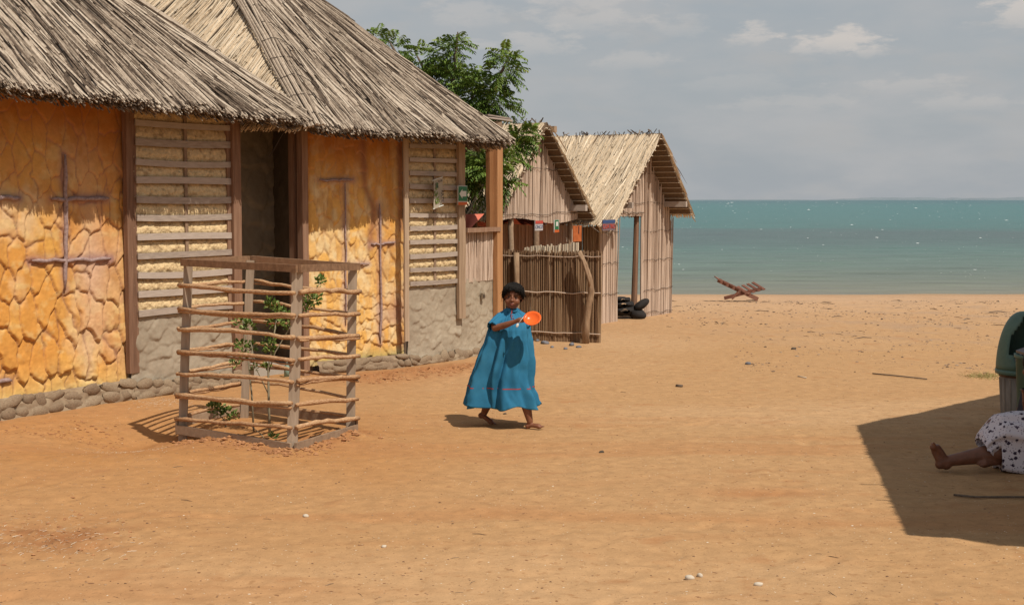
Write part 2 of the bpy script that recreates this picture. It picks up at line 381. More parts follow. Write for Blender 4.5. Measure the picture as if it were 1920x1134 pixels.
SEAZ = -0.47
def sea_mat():
    m = bpy.data.materials.new('sea_water'); m.use_nodes = True; nt = m.node_tree; N = nt.nodes.new; L = nt.links.new
    bs = nt.nodes['Principled BSDF']; bs.inputs['Roughness'].default_value = .28; bs.inputs['IOR'].default_value = 1.33; bs.inputs['Specular IOR Level'].default_value = .30
    g = N('ShaderNodeNewGeometry'); sx = N('ShaderNodeSeparateXYZ'); L(g.outputs['Position'], sx.inputs[0])
    def mth(op, a, b=None, c=None):
        n = N('ShaderNodeMath'); n.operation = op
        for i, v in enumerate((a, b, c)):
            if v is None: continue
            if isinstance(v, (int, float)): n.inputs[i].default_value = v
            else: L(v, n.inputs[i])
        return n.outputs[0]
    def nz(scale, s, det=4):
        mp = N('ShaderNodeMapping'); mp.inputs['Scale'].default_value = s; L(g.outputs['Position'], mp.inputs[0])
        n = N('ShaderNodeTexNoise'); n.inputs['Scale'].default_value = scale; n.inputs['Detail'].default_value = det; L(mp.outputs[0], n.inputs['Vector']); return n.outputs['Fac']
    # distance out to sea, logarithmic, with patches: the water's own colour over a deepening bed
    lg = mth('LOGARITHM', mth('MAXIMUM', sx.outputs[1], 30.0), 10.0)
    lg = mth('MULTIPLY_ADD', mth('SUBTRACT', nz(1, (.012, .05, 1)), .5), .16, lg)
    rp = N('ShaderNodeValToRGB'); mr = N('ShaderNodeMapRange'); mr.inputs['From Min'].default_value = math.log10(33); mr.inputs['From Max'].default_value = math.log10(1500)
    L(lg, mr.inputs['Value']); L(mr.outputs[0], rp.inputs[0]); e = rp.color_ramp.elements
    f = lambda d: (math.log10(d) - math.log10(33)) / (math.log10(1500) - math.log10(33))
    stops = [(f(33.2), (.20, .165, .10)), (f(37), (.145, .145, .092)), (f(48), (.085, .132, .098)), (f(68), (.055, .120, .098)), (f(80), (.042, .088, .078)), (f(98), (.042, .085, .078)),
             (f(112), (.030, .115, .102)), (f(200), (.022, .125, .118)), (f(500), (.018, .128, .126)), (1.0, (.020, .105, .118))]
    for i, (p, c) in enumerate(stops):
        el = e[i] if i < 2 else e.new(p)
        el.position = p; el.color = (*c, 1)
    mx = N('ShaderNodeMix'); mx.data_type = 'RGBA'; mx.blend_type = 'MULTIPLY'; mx.inputs[0].default_value = 1; L(rp.outputs[0], mx.inputs[6])
    wv = mth('MULTIPLY_ADD', nz(1, (.35, 2.0, 1), 6), 1.3, .35); cc = N('ShaderNodeCombineColor'); [L(wv, cc.inputs[i]) for i in range(3)]; L(cc.outputs[0], mx.inputs[7])
    L(mx.outputs[2], bs.inputs['Base Color'])
    bp = N('ShaderNodeBump'); bp.inputs['Strength'].default_value = .7; bp.inputs['Distance'].default_value = .12
    L(mth('ADD', nz(1, (.9, 3.0, 1), 6), mth('MULTIPLY', nz(1, (.12, .45, 1), 4), 1.5)), bp.inputs['Height']); L(bp.outputs[0], bs.inputs['Normal'])
    return m
xs2 = axis([(-25000, -2000, 4000), (-2000, -100, 200), (-100, -30, 10), (-30, 60, .5), (60, 200, 10), (200, 2000, 200), (2000, 25000, 4000)])
ys2 = axis([(28, 70, .3), (70, 150, 1.2), (150, 600, 15), (600, 3000, 200), (3000, 30000, 3000)])
X2, Y2 = np.meshgrid(xs2, ys2)
Z2 = SEAZ + np.clip((400 - Y2) / 300, 0, 1) * np.clip((Y2 - 30) / 12, 0.08, 1) * 0.10 * (fbm(X2 * .35 + Y2 * .1, Y2 * .9, 71, 3) - .5)
obj('sea', np_mesh('sea', X2, Y2, Z2), sea_mat(), kind='structure')
FOAM = mat('foam', [(.75, .78, .78)], bump=0)
mb = MB()
for i in range(480):
    py = 378 + 170 * (R.random() ** 2.1); px = R.uniform(1150, 2050)
    if R.random() < .1: px = R.uniform(-400, 1100)
    p = G(px, py, SEAZ + .03); d = p.y
    if d > 1400 or d < 40: continue
    w = R.uniform(1.0, 3.6) * (2.0 if R.random() < .08 else .65) * d / FPX; q = Vector((math.cos(R.uniform(-.15, .15)), R.uniform(-.4, .4), 0))
    h = w * R.uniform(.12, .25); k = 5
    mb.tube([p + q * (w * (j / (k - 1) - .5)) + Vector((0, 0, h * R.uniform(0, .6))) for j in range(k)], [h * .15, h * .7, h, h * .6, h * .1], 5, flat=.7)
obj('whitecaps', mb, FOAM, kind='stuff', label='small white wave crests scattered over the teal sea', category='waves')
FAR = mat('far_shore', [(.17, .205, .235), (.21, .245, .27)], (.001, .001, .001), 3, bump=0, wt=0, wn=1, spec=0)  # distance haze put into the land's pale blue-grey colour
mb = MB()
def shore(px0, px1, D, hpx, seed):
    n = 60; b = []
    for i in range(n + 1):
        t = i / n; p = G(960, 400); x = ((px0 + (px1 - px0) * t) - 960) / FPX * D
        h = D / FPX * hpx * (0.35 + fbm(np.array([t * 9]), np.array([seed * 1.0]), seed, 4)[0]) * math.sin(math.pi * min(1, max(0, t)) ) ** .4
        b.append((x, h))
    for (x0, h0), (x1, h1) in zip(b[:-1], b[1:]):
        for dy0, dy1, a0, a1, c0, c1 in ((0, D * .02, -2, h0, -2, h1), (D * .02, D * .06, h0, -2, h1, -2)):
            mb.poly([(x0, D + dy0, a0), (x1, D + dy0, c0), (x1, D + dy1, c1), (x0, D + dy1, a1)])
shore(1150, 1585, 6000, 2.2, 3); shore(1560, 1960, 16000, 5.5, 5); shore(-700, 1100, 7000, 3, 8); shore(1820, 2400, 15500, 7, 11)
obj('distant_shore', mb, FAR, kind='structure')

# ------------------------------------------------------------------ thatch
def facet_frame(a, b, c):
    e = (b - a).normalized(); n = e.cross(c - a).normalized()
    if n.z < 0: n = -n
    up = n.cross(e).normalized()
    if up.z < 0: up = -up
    return e, up, n
def thatch(root, a, b, c, d, n, angf, seed, m, single=0, lay=.07, rr=(.0055, .0115), ln=(.7, 1.9), over=.10, base=.06, dark=.25, name='thatch', spread=.12, um=None):
    """a,b eave; c above b, d above a.  angf(uu, vv) = lean of the reeds in the slope, radians, + towards b"""
    rn = random.Random(seed); e, up, nr = facet_frame(a, b, c if (c - a).length > .01 else d)
    L = (b - a).length; hc = (c - a).dot(up); H = max(hc, (d - a).dot(up)); uc = (c - a).dot(e); ud = (d - a).dot(e)
    def lim(v):
        t = min(max(v / H, -0.1), 1); return ud * t, L + (uc - L) * t
    s = MB(); s.slab([a, b, c] + ([d] if (c - d).length > .01 else []), nr, base); und = obj('thatch_underlay', s, um or THBASE, root)
    stuff = MB(); big = []
    k = 0
    while k < n:
        v = rn.uniform(-.02, H + .4); lo, hi = lim(v)
        if rn.random() > max(hi - lo + .8, .05) / (L + .8): continue
        u = rn.uniform(lo - .4, hi + .4); k += 1
        l = rn.uniform(*ln); clump = mn.noise(Vector((u * 2.6, v * .9, seed)))
        ang = angf((u - lo) / max(hi - lo, .01), v / H) + clump * spread * 1.3 + rn.gauss(0, spread * .35)
        dr = -up * math.cos(ang) + e * math.sin(ang)
        while l > .15 and not (v <= H and lim(v)[0] - .01 <= u <= lim(v)[1] + .01): u += .06 * math.sin(ang); v -= .06 * math.cos(ang); l -= .06
        if l <= .15 or v < -.03: continue
        v1 = v - l * math.cos(ang); oe = over * (0.35 + rn.random() * .65 + .35 * mn.noise(Vector((u * 3, 5, seed))))
        if v1 < -oe: l = (v + oe) / math.cos(ang); v1 = v - l * math.cos(ang)
        if l < .1: continue
        lo1, hi1 = lim(v1); u1 = u + l * math.sin(ang)
        if u1 > hi1 + .04 or u1 < lo1 - .04:
            l *= .5; u1 = u + l * math.sin(ang)
            if u1 > hi1 + .1 or u1 < lo1 - .1: continue
        lf = lay * (.15 + .75 * rn.random() + .9 * mn.noise(Vector((u * 3.6, v * 1.1, seed + 3)))); lf = max(lf, .004)
        p0 = a + e * u + up * v + nr * (lf * .55); p2 = p0 + dr * l + nr * (lf * .6 + rn.uniform(-.005, .02)); droop = -0.02 * rn.random() if v1 < 0 else 0
        p1 = p0.lerp(p2, .5) + nr * rn.uniform(-.008, .012) + e * rn.gauss(0, .008); p2.z += droop
        r = rn.uniform(*rr); ti = min(1, max(0, rn.gauss(.66, .2) + .30 * clump)); 
        if rn.random() < dark + .45 * max(0, mn.noise(Vector((u * 5.5, v * .8, seed + 20)))) * (dark > .2): ti = rn.uniform(0, .28)
        if single and rn.random() < single / n * 1.35 and len(big) < single:
            o = MB(); o.tube([p0, p1, p2], [r * .9, r * 1.2, r * .8], 4, ti); big.append(o)
        else: stuff.tube([p0, p1, p2], [r * .8, r, r * .7], 3, ti, up=nr)
    obj(name, stuff, m, root, kind='stuff')
    for o in big: obj('reed', o, m, root)
    return e, up, nr
def fringe(root, a, b, n, m, seed, ln=.085, drop=(-.1, -.5)):
    """short dark reed butts that make the thick ragged underside of the eave"""
    rn = random.Random(seed); s = MB(); e = (b - a).normalized(); out = Vector((e.y, -e.x, 0))
    for i in range(n):
        p = a.lerp(b, rn.random()) - out * rn.uniform(0, .1) - Vector((0, 0, rn.uniform(.0, .06)))
        d = (out + e * rn.uniform(-.3, .7) + Vector((0, 0, rn.uniform(-1.2, -.3)))).normalized()
        s.tube([p, p + d * rn.uniform(.05, ln)], rn.uniform(.004, .009), 3, rn.uniform(.1, .75))
    obj('eave_fringe', s, m, root, kind='stuff')
def hip_cover(root, p0, p1, n, m, spread=.05, r=.014, lift=.06, ties=7, nm=Vector((0, -.5, 1))):
    for i in range(n):
        s = MB(); o = nm.normalized() * lift; k = 9; side = (p1 - p0).normalized().cross(nm).normalized() * ((i - (n - 1) / 2) * spread)
        s.tube([p0.lerp(p1, j / (k - 1)) + o + side + Vector((R.gauss(0, .006), R.gauss(0, .006), R.gauss(0, .006))) for j in range(k)], [r * R.uniform(.85, 1.2) for _ in range(k)], 6, R.uniform(.5, .85))
        obj('hip_pole', s, m, root)
    for j in range(ties):
        t = (j + .6) / ties; c = p0.lerp(p1, t) + nm.normalized() * (lift + .02); sd = (p1 - p0).normalized().cross(nm).normalized()
        w = spread * n * .5 + .05; s = MB()
        s.tube([c + sd * (w * q) + Vector((0, 0, -.05 * q * q + R.uniform(-.012, .012))) for q in (-2.6, -1.7, -1, -.4, .4, 1, 1.7, 2.3)], .0035, 4)
        obj('tie_wire', s, WIRE, root)

# ------------------------------------------------------------------ relief plaster
def relief(name, root, p0, p1, z0, z1, res, hf, cf, m, thick=.14, batter=0.0, smooth=True):
    d = Vector((p1.x - p0.x, p1.y - p0.y, 0)); L = d.length; d.normalize(); n = Vector((d.y, -d.x, 0))
    nu = max(2, int(L / res)); nv = max(2, int((z1 - z0) / res)); u, v = np.meshgrid(np.linspace(0, L, nu), np.linspace(z0, z1, nv))
    h = hf(u, v) + batter * (z1 - v); o = WP[root.name]
    me = np_mesh(name, p0.x + d.x * u + n.x * h - o.x, p0.y + d.y * u + n.y * h - o.y, v - o.z, smooth)
    if cf is not None: setcol(me, cf(u, v, h))
    ob = obj(name, me, m, root)
    s = MB(); a = Vector((p0.x, p0.y, 0)) - n * (thick / 2 + .03); b = Vector((p1.x, p1.y, 0)) - n * (thick / 2 + .03)
    s.beam(a + Vector((0, 0, (z0 + z1) / 2)), b + Vector((0, 0, (z0 + z1) / 2)), thick, z1 - z0)
    obj('wall_core', s, MUD, root); return ob, d, n
MUD = mat('mud_core', [(.20, .15, .11), (.32, .26, .20)], ns=6, wt=0, wn=1, bump=.5)
PLASTER = mat('painted_plaster', None, ns=14, detail=8, rough=.9, spec=.15, bump=.55, bdist=.006, bscale=38, col=True, colvar=.12)
STRAW = mat('straw_clay', None, ns=30, detail=8, rough=.95, spec=.1, bump=.9, bdist=.008, bscale=60, col=True, colvar=.22)
def lobes(su, sv, seed, amp, warp=.05, gr=.22, var=0.0):
    def f(u, v):
        uu = u + warp * (fbm(u * 7, v * 5, seed, 4) - .5) * 2.6; vv = v + warp * (fbm(u * 7 + 9, v * 4, seed + 3, 4) - .5) * 3.4
        f1, f2, cid, dv = voro(uu, vv, su, sv, seed, 1.0)
        e = np.clip((f2 - f1) / gr, 0, 1); e = e * (2 - e)
        t = np.clip(.55 - dv, 0, 1.1); w = (1 - var) + var * np.clip(cid * 2.4 - 1.2, 0, 1)
        h = amp * w * (t * (.30 + .70 * e) + .35 * e)
        return h + .011 * (np.clip(fbm(u * 26, v * 26, seed + 7, 4), .42, 1) - .5) + .012 * (fbm(u * 3, v * 3, seed + 8, 2) - .5), e, cid
    return f
# ------------------------------------------------------------------ the two thatched houses
W1 = G(246, 747); W2 = G(447, 720); W3 = G(572, 704); W4 = G(765, 686); W5 = G(864, 672); W6 = G(936, 658)
W0v = G(0, 787); W0 = W1 + (W0v - W1) * 1.9
HA = thing('thatched_house', W1, 'orange plastered house at the left with a low thatched roof and two purple crosses', 'house')
HB = thing('thatched_house', W4, 'yellow-orange plastered house with taller hipped thatch and a porch post, beside the huts', 'house')
def cross_shade(u, v, bars, r):                    # painted purplish halo beside the moulded bars
    m = np.full(u.shape, 9.0)
    for (u0, z0, u1, z1) in bars:
        dx, dz = u1 - u0, z1 - z0; t = np.clip(((u - u0) * dx + (v - z0) * dz) / (dx * dx + dz * dz), 0, 1)
        m = np.minimum(m, np.hypot(u - u0 - t * dx, v - z0 - t * dz))
    return np.exp(-(m / r) ** 2)
def wall_uz(p0, p1, px, py, off=.0):
    d = Vector((p1.x - p0.x, p1.y - p0.y, 0)).normalized(); n = Vector((d.y, -d.x, 0)); q = on_plane(px, py, p0 + n * off, n)
    return (q - p0).dot(d), q.z
inA = Vector((-.055, .035, 0)); A0 = W0 + inA; A1 = W1 + inA
barsA = [wall_uz(A0, A1, *a) + wall_uz(A0, A1, *b) for a, b in (((118, 290), (119, 542)), ((93, 373), (200, 372)), ((55, 489), (203, 485)), ((-40, 370), (36, 372)), ((-60, 716), (18, 713)))]
inB = Vector((-.05, .05, 0)); B0 = W3 + inB; B1 = W4 + inB
barsB = [wall_uz(B0, B1, *a) + wall_uz(B0, B1, *b) for a, b in (((710, 382), (711, 645)), ((694, 458), (738, 455)), ((597, 338), (662, 338)), ((645, 345), (646, 610)), ((632, 497), (690, 494)))]
seam = cross_shade
fa = lobes(.15, .30, 11, .026, .045)
def hA(u, v):
    h, e, c = fa(u, v); k = np.clip(1.15 - (v - .2) * .33, .38, 1.1); return h * k
def cA(u, v, h):
    _, e, cid = fa(u, v); z = v
    c = np.broadcast_to(A_([.62, .295, .070]), u.shape + (3,)).copy()
    c = lerp3(c, A_([.66, .36, .10]), np.clip((cid - .5) * 2.2, 0, 1) * .6)
    p = fbm(u * 1.1 + 3, v * .9, 61, 4); c = lerp3(c, A_([.58, .36, .20]), np.clip((p - .52) * 5, 0, 1) * .75)
    p = fbm(u * 1.6, v * 1.1 + 7, 63, 4); c = lerp3(c, A_([.70, .40, .09]), np.clip((p - .5) * 5, 0, 1) * .7)
    p = fbm(u * 2.6 + 9, v * 1.8 + 3, 64, 5); c = lerp3(c, A_([.66, .47, .27]), np.clip((p - .56) * 7, 0, 1) * .75)
    p = fbm(u * 12, v * 9, 65, 4); c = lerp3(c, A_([.44, .20, .05]), np.clip((p - .55) * 6, 0, 1) * .45)
    p = fbm(u * 9 + 4, v * 12, 60, 4); c = lerp3(c, A_([.70, .50, .22]), np.clip((p - .58) * 7, 0, 1) * .5)
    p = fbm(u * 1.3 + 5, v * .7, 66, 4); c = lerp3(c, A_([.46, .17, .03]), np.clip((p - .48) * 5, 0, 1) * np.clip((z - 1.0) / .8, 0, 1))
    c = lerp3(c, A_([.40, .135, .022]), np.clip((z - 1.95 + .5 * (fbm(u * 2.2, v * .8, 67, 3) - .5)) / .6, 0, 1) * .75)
    c = lerp3(c, A_([.72, .50, .19]), np.clip((.42 - z + .3 * (fbm(u * 2, v * 2, 68, 3) - .5)) / .3, 0, 1) * .7)
    pk = np.exp(-((u - (A1 - A0).length + .38) / .16) ** 2) * np.clip(1 - abs(z - 1.2) / .9, 0, 1); c = lerp3(c, A_([.62, .42, .30]), pk * .8)
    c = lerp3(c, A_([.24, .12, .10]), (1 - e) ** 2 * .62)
    c = lerp3(c, A_([.30, .17, .17]), np.clip(cross_shade(u, v, barsA, .05) * (.4 + fbm(u * 8, v * 8, 69, 2)), 0, 1) * .75)
    return c
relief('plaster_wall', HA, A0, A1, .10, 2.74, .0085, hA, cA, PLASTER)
fb = lobes(.085, .24, 23, .018, .035); fb2 = lobes(.10, .13, 29, .018, .035)
def hB(u, v):
    h, e, c = fb(u, v); h2, e2, c2 = fb2(u, v); k = np.clip((v - .5) / .5, 0, 1); return (h * k + h2 * (1 - k)) * np.clip(1.1 - (v - .3) * .3, .45, 1)
def cB(u, v, h):
    _, e, cid = fb(u, v)
    c = np.broadcast_to(A_([.70, .40, .115]), u.shape + (3,)).copy()
    c = lerp3(c, A_([.70, .50, .25]), np.clip((cid - .4) * 2, 0, 1) * .8)
    p = fbm(u * 12, v * 9, 85, 4); c = lerp3(c, A_([.72, .58, .34]), np.clip((p - .5) * 6, 0, 1) * .6)
    p = fbm(u * 11 + 4, v * 7, 86, 4); c = lerp3(c, A_([.48, .25, .08]), np.clip((p - .55) * 7, 0, 1) * .5)
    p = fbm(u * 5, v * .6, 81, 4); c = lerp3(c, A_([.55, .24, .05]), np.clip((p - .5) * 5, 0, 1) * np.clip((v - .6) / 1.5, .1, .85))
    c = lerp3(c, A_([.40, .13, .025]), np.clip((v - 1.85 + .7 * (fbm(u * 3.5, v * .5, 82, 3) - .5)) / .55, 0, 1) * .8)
    p = fbm(u * 1.5, v * 1.5 + 4, 83, 4); c = lerp3(c, A_([.52, .34, .25]), np.clip((p - .55) * 6, 0, 1) * np.clip((1.0 - v) / .5, 0, 1) * .8)
    L = (B1 - B0).length
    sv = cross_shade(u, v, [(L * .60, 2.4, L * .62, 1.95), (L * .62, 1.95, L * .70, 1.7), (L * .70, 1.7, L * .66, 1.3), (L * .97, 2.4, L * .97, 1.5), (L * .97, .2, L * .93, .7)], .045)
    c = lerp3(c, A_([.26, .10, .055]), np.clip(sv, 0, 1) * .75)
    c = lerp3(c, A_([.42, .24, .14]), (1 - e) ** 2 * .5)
    c = lerp3(c, A_([.36, .22, .22]), np.clip(cross_shade(u, v, barsB, .04) * (.4 + fbm(u * 8, v * 8, 84, 2)), 0, 1) * .6)
    c = lerp3(c, A_([.42, .36, .14]), np.clip((.24 - v) / .1, 0, 1) * .6)
    return c
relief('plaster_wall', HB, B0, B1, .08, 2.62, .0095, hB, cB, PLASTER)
# crosses moulded on the walls
VIOLET = mat('violet_paint', [(.20, .125, .11), (.32, .225, .21), (.44, .33, .31)], (4, 4, 4), 9, wt=0, wn=1, bump=.8, bdist=.006)
def bar(root, p0, p1, b, wr=.014):
    d = Vector((p1.x - p0.x, p1.y - p0.y, 0)).normalized(); n = Vector((d.y, -d.x, 0)); k = 12; s = MB(); pts = []; rad = []
    for j in range(k):
        t = j / (k - 1); u = b[0] + (b[2] - b[0]) * t; z = b[1] + (b[3] - b[1]) * t
        pts.append(p0 + d * (u + R.gauss(0, .005)) + n * .028 + Vector((0, 0, z + R.gauss(0, .005)))); rad.append(wr * R.uniform(.75, 1.15) * (.4 if j in (0, k - 1) else 1))
    s.tube(pts, rad, 7, .5); obj('moulded_bar', s, VIOLET, root, True)
for b in barsA: bar(HA, A0, A1, b, .019)
for b in barsB[:3]: bar(HB, B0, B1, b, .013)
for b in barsB[3:]: bar(HB, B0, B1, b, .008)
# grey mud walls under the lattice panels, and plinths of rounded stones
GREY = lambda a, b: (lambda u, v, h: lerp3(np.broadcast_to(A_(a), u.shape + (3,)).copy(), A_(b), np.clip(fbm(u * 3, v * 3, 90, 4) * 1.6 - .4, 0, 1)))
fg = lobes(.15, .15, 31, .015, .06, .35, .5); fg2 = lobes(.10, .095, 37, .013, .04, .45, .9)
relief('mud_wall', HA, W1, W2, 0, .74, .012, lambda u, v: fg(u, v)[0], GREY([.30, .245, .18], [.40, .34, .26]), PLASTER)
def hg2(u, v):
    h = fg2(u, v)[0]; return h * np.clip(1.2 - np.abs(v - .3) * 1.1, .35, 1) + .01 * (fbm(u * 9, v * 9, 5, 3) - .5)
relief('mud_wall', HB, W4, W5, 0, .84, .012, hg2, GREY([.33, .27, .20], [.43, .37, .28]), PLASTER)
relief('mud_wall', HB, W5, W6, 0, .90, .012, hg2, GREY([.33, .27, .20], [.43, .37, .28]), PLASTER)
DIRTST = mat('mortared_stone', [(.15, .10, .065), (.26, .185, .12), (.38, .30, .205)], ns=7, wt=0, wr=.3, wn=.7, bump=.8, bdist=.01)
stm = []
for i in range(6):
    s = MB(); s.ell((0, 0, 0), (1, 1, 1), 9, 6)
    s.V = [v * (1 + .45 * mn.noise(v * 1.3 + Vector((i * 5, 0, 0))) + .16 * mn.noise(v * 4.3 + Vector((i * 5, 2, 0)))) for v in s.V]; me = s.mesh('foundation_stone', smooth=True); me.materials.append(DIRTST); stm.append(me)
def plinth(root, p0, p1, h, w, n, rows):
    d = (p1 - p0); L = d.length; d.normalize(); nn = Vector((d.y, -d.x, 0)); s = MB()
    k = int(L / .025)
    def f(a, b):
        q = p0 + d * (a * L); z = b * h; return q + nn * (w * (1 - .55 * b) + .03 * mn.noise(Vector((a * L * 4, b * 2, 1))) + .018 * mn.noise(Vector((a * L * 15, b * 6, 1)))) + Vector((0, 0, z - .05 + .02 * mn.noise(Vector((a * L * 3, 0, 7)))))
    s.grid(f, k, 7)
    top = [p0 + d * (i / k * L) for i in range(k + 1)]
    for i in range(k): s.poly([f(i / k, 1), f((i + 1) / k, 1), top[i + 1] - nn * .03 + Vector((0, 0, h)), top[i] - nn * .03 + Vector((0, 0, h))])
    obj('plinth', s, DIRTST, root, True)
    for r in range(rows):
        x = R.uniform(0, .05)
        while x < L:
            a = R.uniform(.045, .13); z = h * (r + .5) / rows
            inst('foundation_stone', R.choice(stm), root, p0 + d * (x + a) + nn * (w * (1 - .5 * (r + .5) / rows) - .023) + Vector((0, 0, z + R.uniform(-.03, .015))),
                 (R.uniform(-.3, .3), R.uniform(-.3, .3), math.atan2(d.y, d.x)), (a, .036, h / rows * R.uniform(.5, .75)))
            x += a * 1.9
plinth(HA, W0, W1, .17, .075, 0, 2); plinth(HA, W1, W2, .15, .10, 0, 2); plinth(HB, W3 + (W4 - W3) * .12, W4, .13, .055, 0, 2); plinth(HB, W4, W5, .10, .06, 0, 1); plinth(HB, W5, W6, .08, .05, 0, 1)
# timber posts
def post(root, x0, x1, ytop, ybot, base, m, name='post', dep=.08, off=.03, zb=None, wallp=None):
    """upright timber whose face spans x0..x1 in the photograph on the wall plane through base"""
    p0, p1 = wallp; d = Vector((p1.x - p0.x, p1.y - p0.y, 0)).normalized(); n = Vector((d.y, -d.x, 0))
    a = on_plane(x0, (ytop + ybot) / 2, p0 + n * off, n); b = on_plane(x1, (ytop + ybot) / 2, p0 + n * off, n); c = (a + b) / 2; w = (b - a).dot(d)
    zt = on_plane((x0 + x1) / 2, ytop, p0 + n * off, n).z; z0 = on_plane((x0 + x1) / 2, ybot, p0 + n * off, n).z if zb is None else zb
    s = MB(); s.beam(Vector((c.x, c.y, z0)) - n * dep / 2, Vector((c.x, c.y, zt)) - n * dep / 2, w, dep, up=n, wob=.004, seg=5); return obj(name, s, m, root)
post(HA, 239, 257, 170, 700, None, REDWOOD, wallp=(A0, A1), off=.085, dep=.05); post(HA, 438, 453, 195, 715, None, REDWOOD, wallp=(W1, W2), zb=0, off=.06)
post(HB, 568, 579, 225, 700, None, REDWOOD, 'door_post', wallp=(W2, W3), zb=0, off=.04); post(HB, 552, 567, 225, 700, None, REDWOOD, 'door_post', wallp=(W2, W3), zb=0, off=-.10)
post(HB, 759, 767, 235, 640, None, PALEW, wallp=(W4, W5), off=.075, dep=.02); post(HB, 861, 873, 240, 597, None, PALEW, wallp=(W4, W5), off=.06, dep=.04)
post(HB, 918, 934, 250, 433, None, BROWNT, 'porch_post', wallp=(W5, W6), off=.02, dep=.05); post(HB, 933, 943, 250, 660, None, PINE, 'porch_post', wallp=(W5, W6), off=.07, zb=0, dep=.06)
# straw-and-clay lattice panels
ZUP = Vector((0, 0, 1)); STRAWB = mat('straw', [(.38, .27, .13), (.62, .48, .27), (.74, .62, .40)], wt=.9, wn=.1, bump=0)
def lattice(root, p0, p1, zs, z1, xl, xr, xm, py0, dy, n, sw, off=.026, seed=0, sg=1.0):
    d = Vector((p1.x - p0.x, p1.y - p0.y, 0)).normalized(); nn = Vector((d.y, -d.x, 0)); L = (p1 - p0).length; zz = []
    for i in range(n): zz.append(on_plane(xl, py0 + dy * i, p0 + nn * off, nn).z)
    pitch = (zz[0] - zz[-1]) / (n - 1); zb = zz[-1]
    def hf(u, v):
        fr = np.mod((v - zb) / pitch, 1.0); b = .024 * np.clip(1.15 - np.abs(fr - .36) * 2.1, -.2, 1) * np.clip((L * .5 - np.abs(u - L * .5) - .01) / .06, 0, 1)
        return b - .016 + .011 * (fbm(u * 22, v * 22, 95 + seed, 4) - .5) * 2 + .01 * (fbm(u * 60, v * 60, 99, 2) - .5) - .014 * np.exp(-((u - L * .52) / .02) ** 2)
    def cf(u, v, h):
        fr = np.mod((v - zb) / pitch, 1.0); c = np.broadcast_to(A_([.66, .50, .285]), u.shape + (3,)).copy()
        c = lerp3(c, A_([.46, .33, .18]), np.clip((fr - .62 + .25 * (fbm(u * 16, v * 16, 97, 3) - .5)) * 5, 0, 1))  # slat shadow painted in: duller clay in the upper part of each slot
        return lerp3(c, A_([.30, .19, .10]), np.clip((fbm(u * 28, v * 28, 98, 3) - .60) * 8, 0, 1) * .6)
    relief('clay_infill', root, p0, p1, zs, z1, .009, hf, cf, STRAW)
    s = MB()
    for i in range(1500):
        u = R.uniform(.03, L - .03); v = R.uniform(zs + .03, zz[0] + .1); q = p0 + d * u + nn * R.uniform(.0, .012) + Vector((0, 0, v - p0.z)); dr = (d * R.gauss(0, 1) + ZUP * R.gauss(-.2, .7) + nn * R.uniform(0, .5)).normalized(); l = R.uniform(.008, .028)
        fr = ((v - zb) / pitch) % 1.0
        if fr < .62: s.tube([q, q + dr * l], .0014, 3, R.random())
    obj('loose_straw', s, STRAWB, root, kind='stuff')
    for i, z in enumerate(zz):
        a = on_plane(xl, 375, p0 + nn * off, nn); b = on_plane(xr, 375, p0 + nn * off, nn); s = MB(); w = sw * R.uniform(.9, 1.1); k = 6; sag = R.uniform(-.016, .006) * sg
        dz = R.gauss(0, .006)
        a.z = z + R.gauss(0, .004); b.z = z + dz
        for j in range(k):
            q0 = a.lerp(b, j / k); q1 = a.lerp(b, (j + 1) / k); q0.z += sag * 4 * (j / k) * (1 - j / k); q1.z += sag * 4 * ((j + 1) / k) * (1 - (j + 1) / k)
            if j == 0: T = .5 + R.uniform(-.4, .4)
            s.beam(q0, q1, .014, w, up=(0, 0, 1), tint=T)
        obj('slat', s, SLAT, root)
    s = MB(); c = on_plane(xm, 375, p0 + nn * .012, nn); s.beam(Vector((c.x, c.y, zs)), Vector((c.x, c.y, z1 - .03)), .034, .012, up=nn); obj('centre_lath', s, BOARD, root)
lattice(HA, W1, W2, .74, 2.68, 256, 439, 349, 231, 35.7, 11, .058)
lattice(HB, W4, W5, .84, 2.55, 768, 862, 815, 273, 26, 11, .048, off=.028, seed=7, sg=.3)
for (xl, xr) in ((427, 438),):                      # inner stile at the right of the left house's lattice
    post(HA, xl, xr, 215, 600, None, REDWOOD, 'stile', wallp=(W1, W2), off=.02, dep=.05)
def rail(root, pa, pb, w, t, m, name, up=(0, 0, 1)):
    s = MB(); s.beam(pa, pb, t, w, up=up, seg=4, wob=.002); return obj(name, s, m, root)
d_ = (W2 - W1).normalized(); n_ = Vector((d_.y, -d_.x, 0)); a = on_plane(256, 199, W1 + n_ * .05, n_); b = on_plane(438, 212, W1 + n_ * .05, n_); b.z = a.z; rail(HA, a, b, .10, .03, BOARD, 'head_plank')
d_ = (W5 - W4).normalized(); n_ = Vector((d_.y, -d_.x, 0)); a = on_plane(768, 248, W4 + n_ * .06, n_); b = on_plane(862, 250, W4 + n_ * .06, n_); b.z = a.z; rail(HB, a, b, .06, .03, BOARD, 'head_plank')
d_ = (W6 - W5).normalized(); n_ = Vector((d_.y, -d_.x, 0)); a = on_plane(873, 432, W5 + n_ * .05, n_); b = on_plane(935, 432, W5 + n_ * .05, n_); b.z = a.z; rail(HB, a, b, .05, .06, REDWOOD, 'porch_rail')
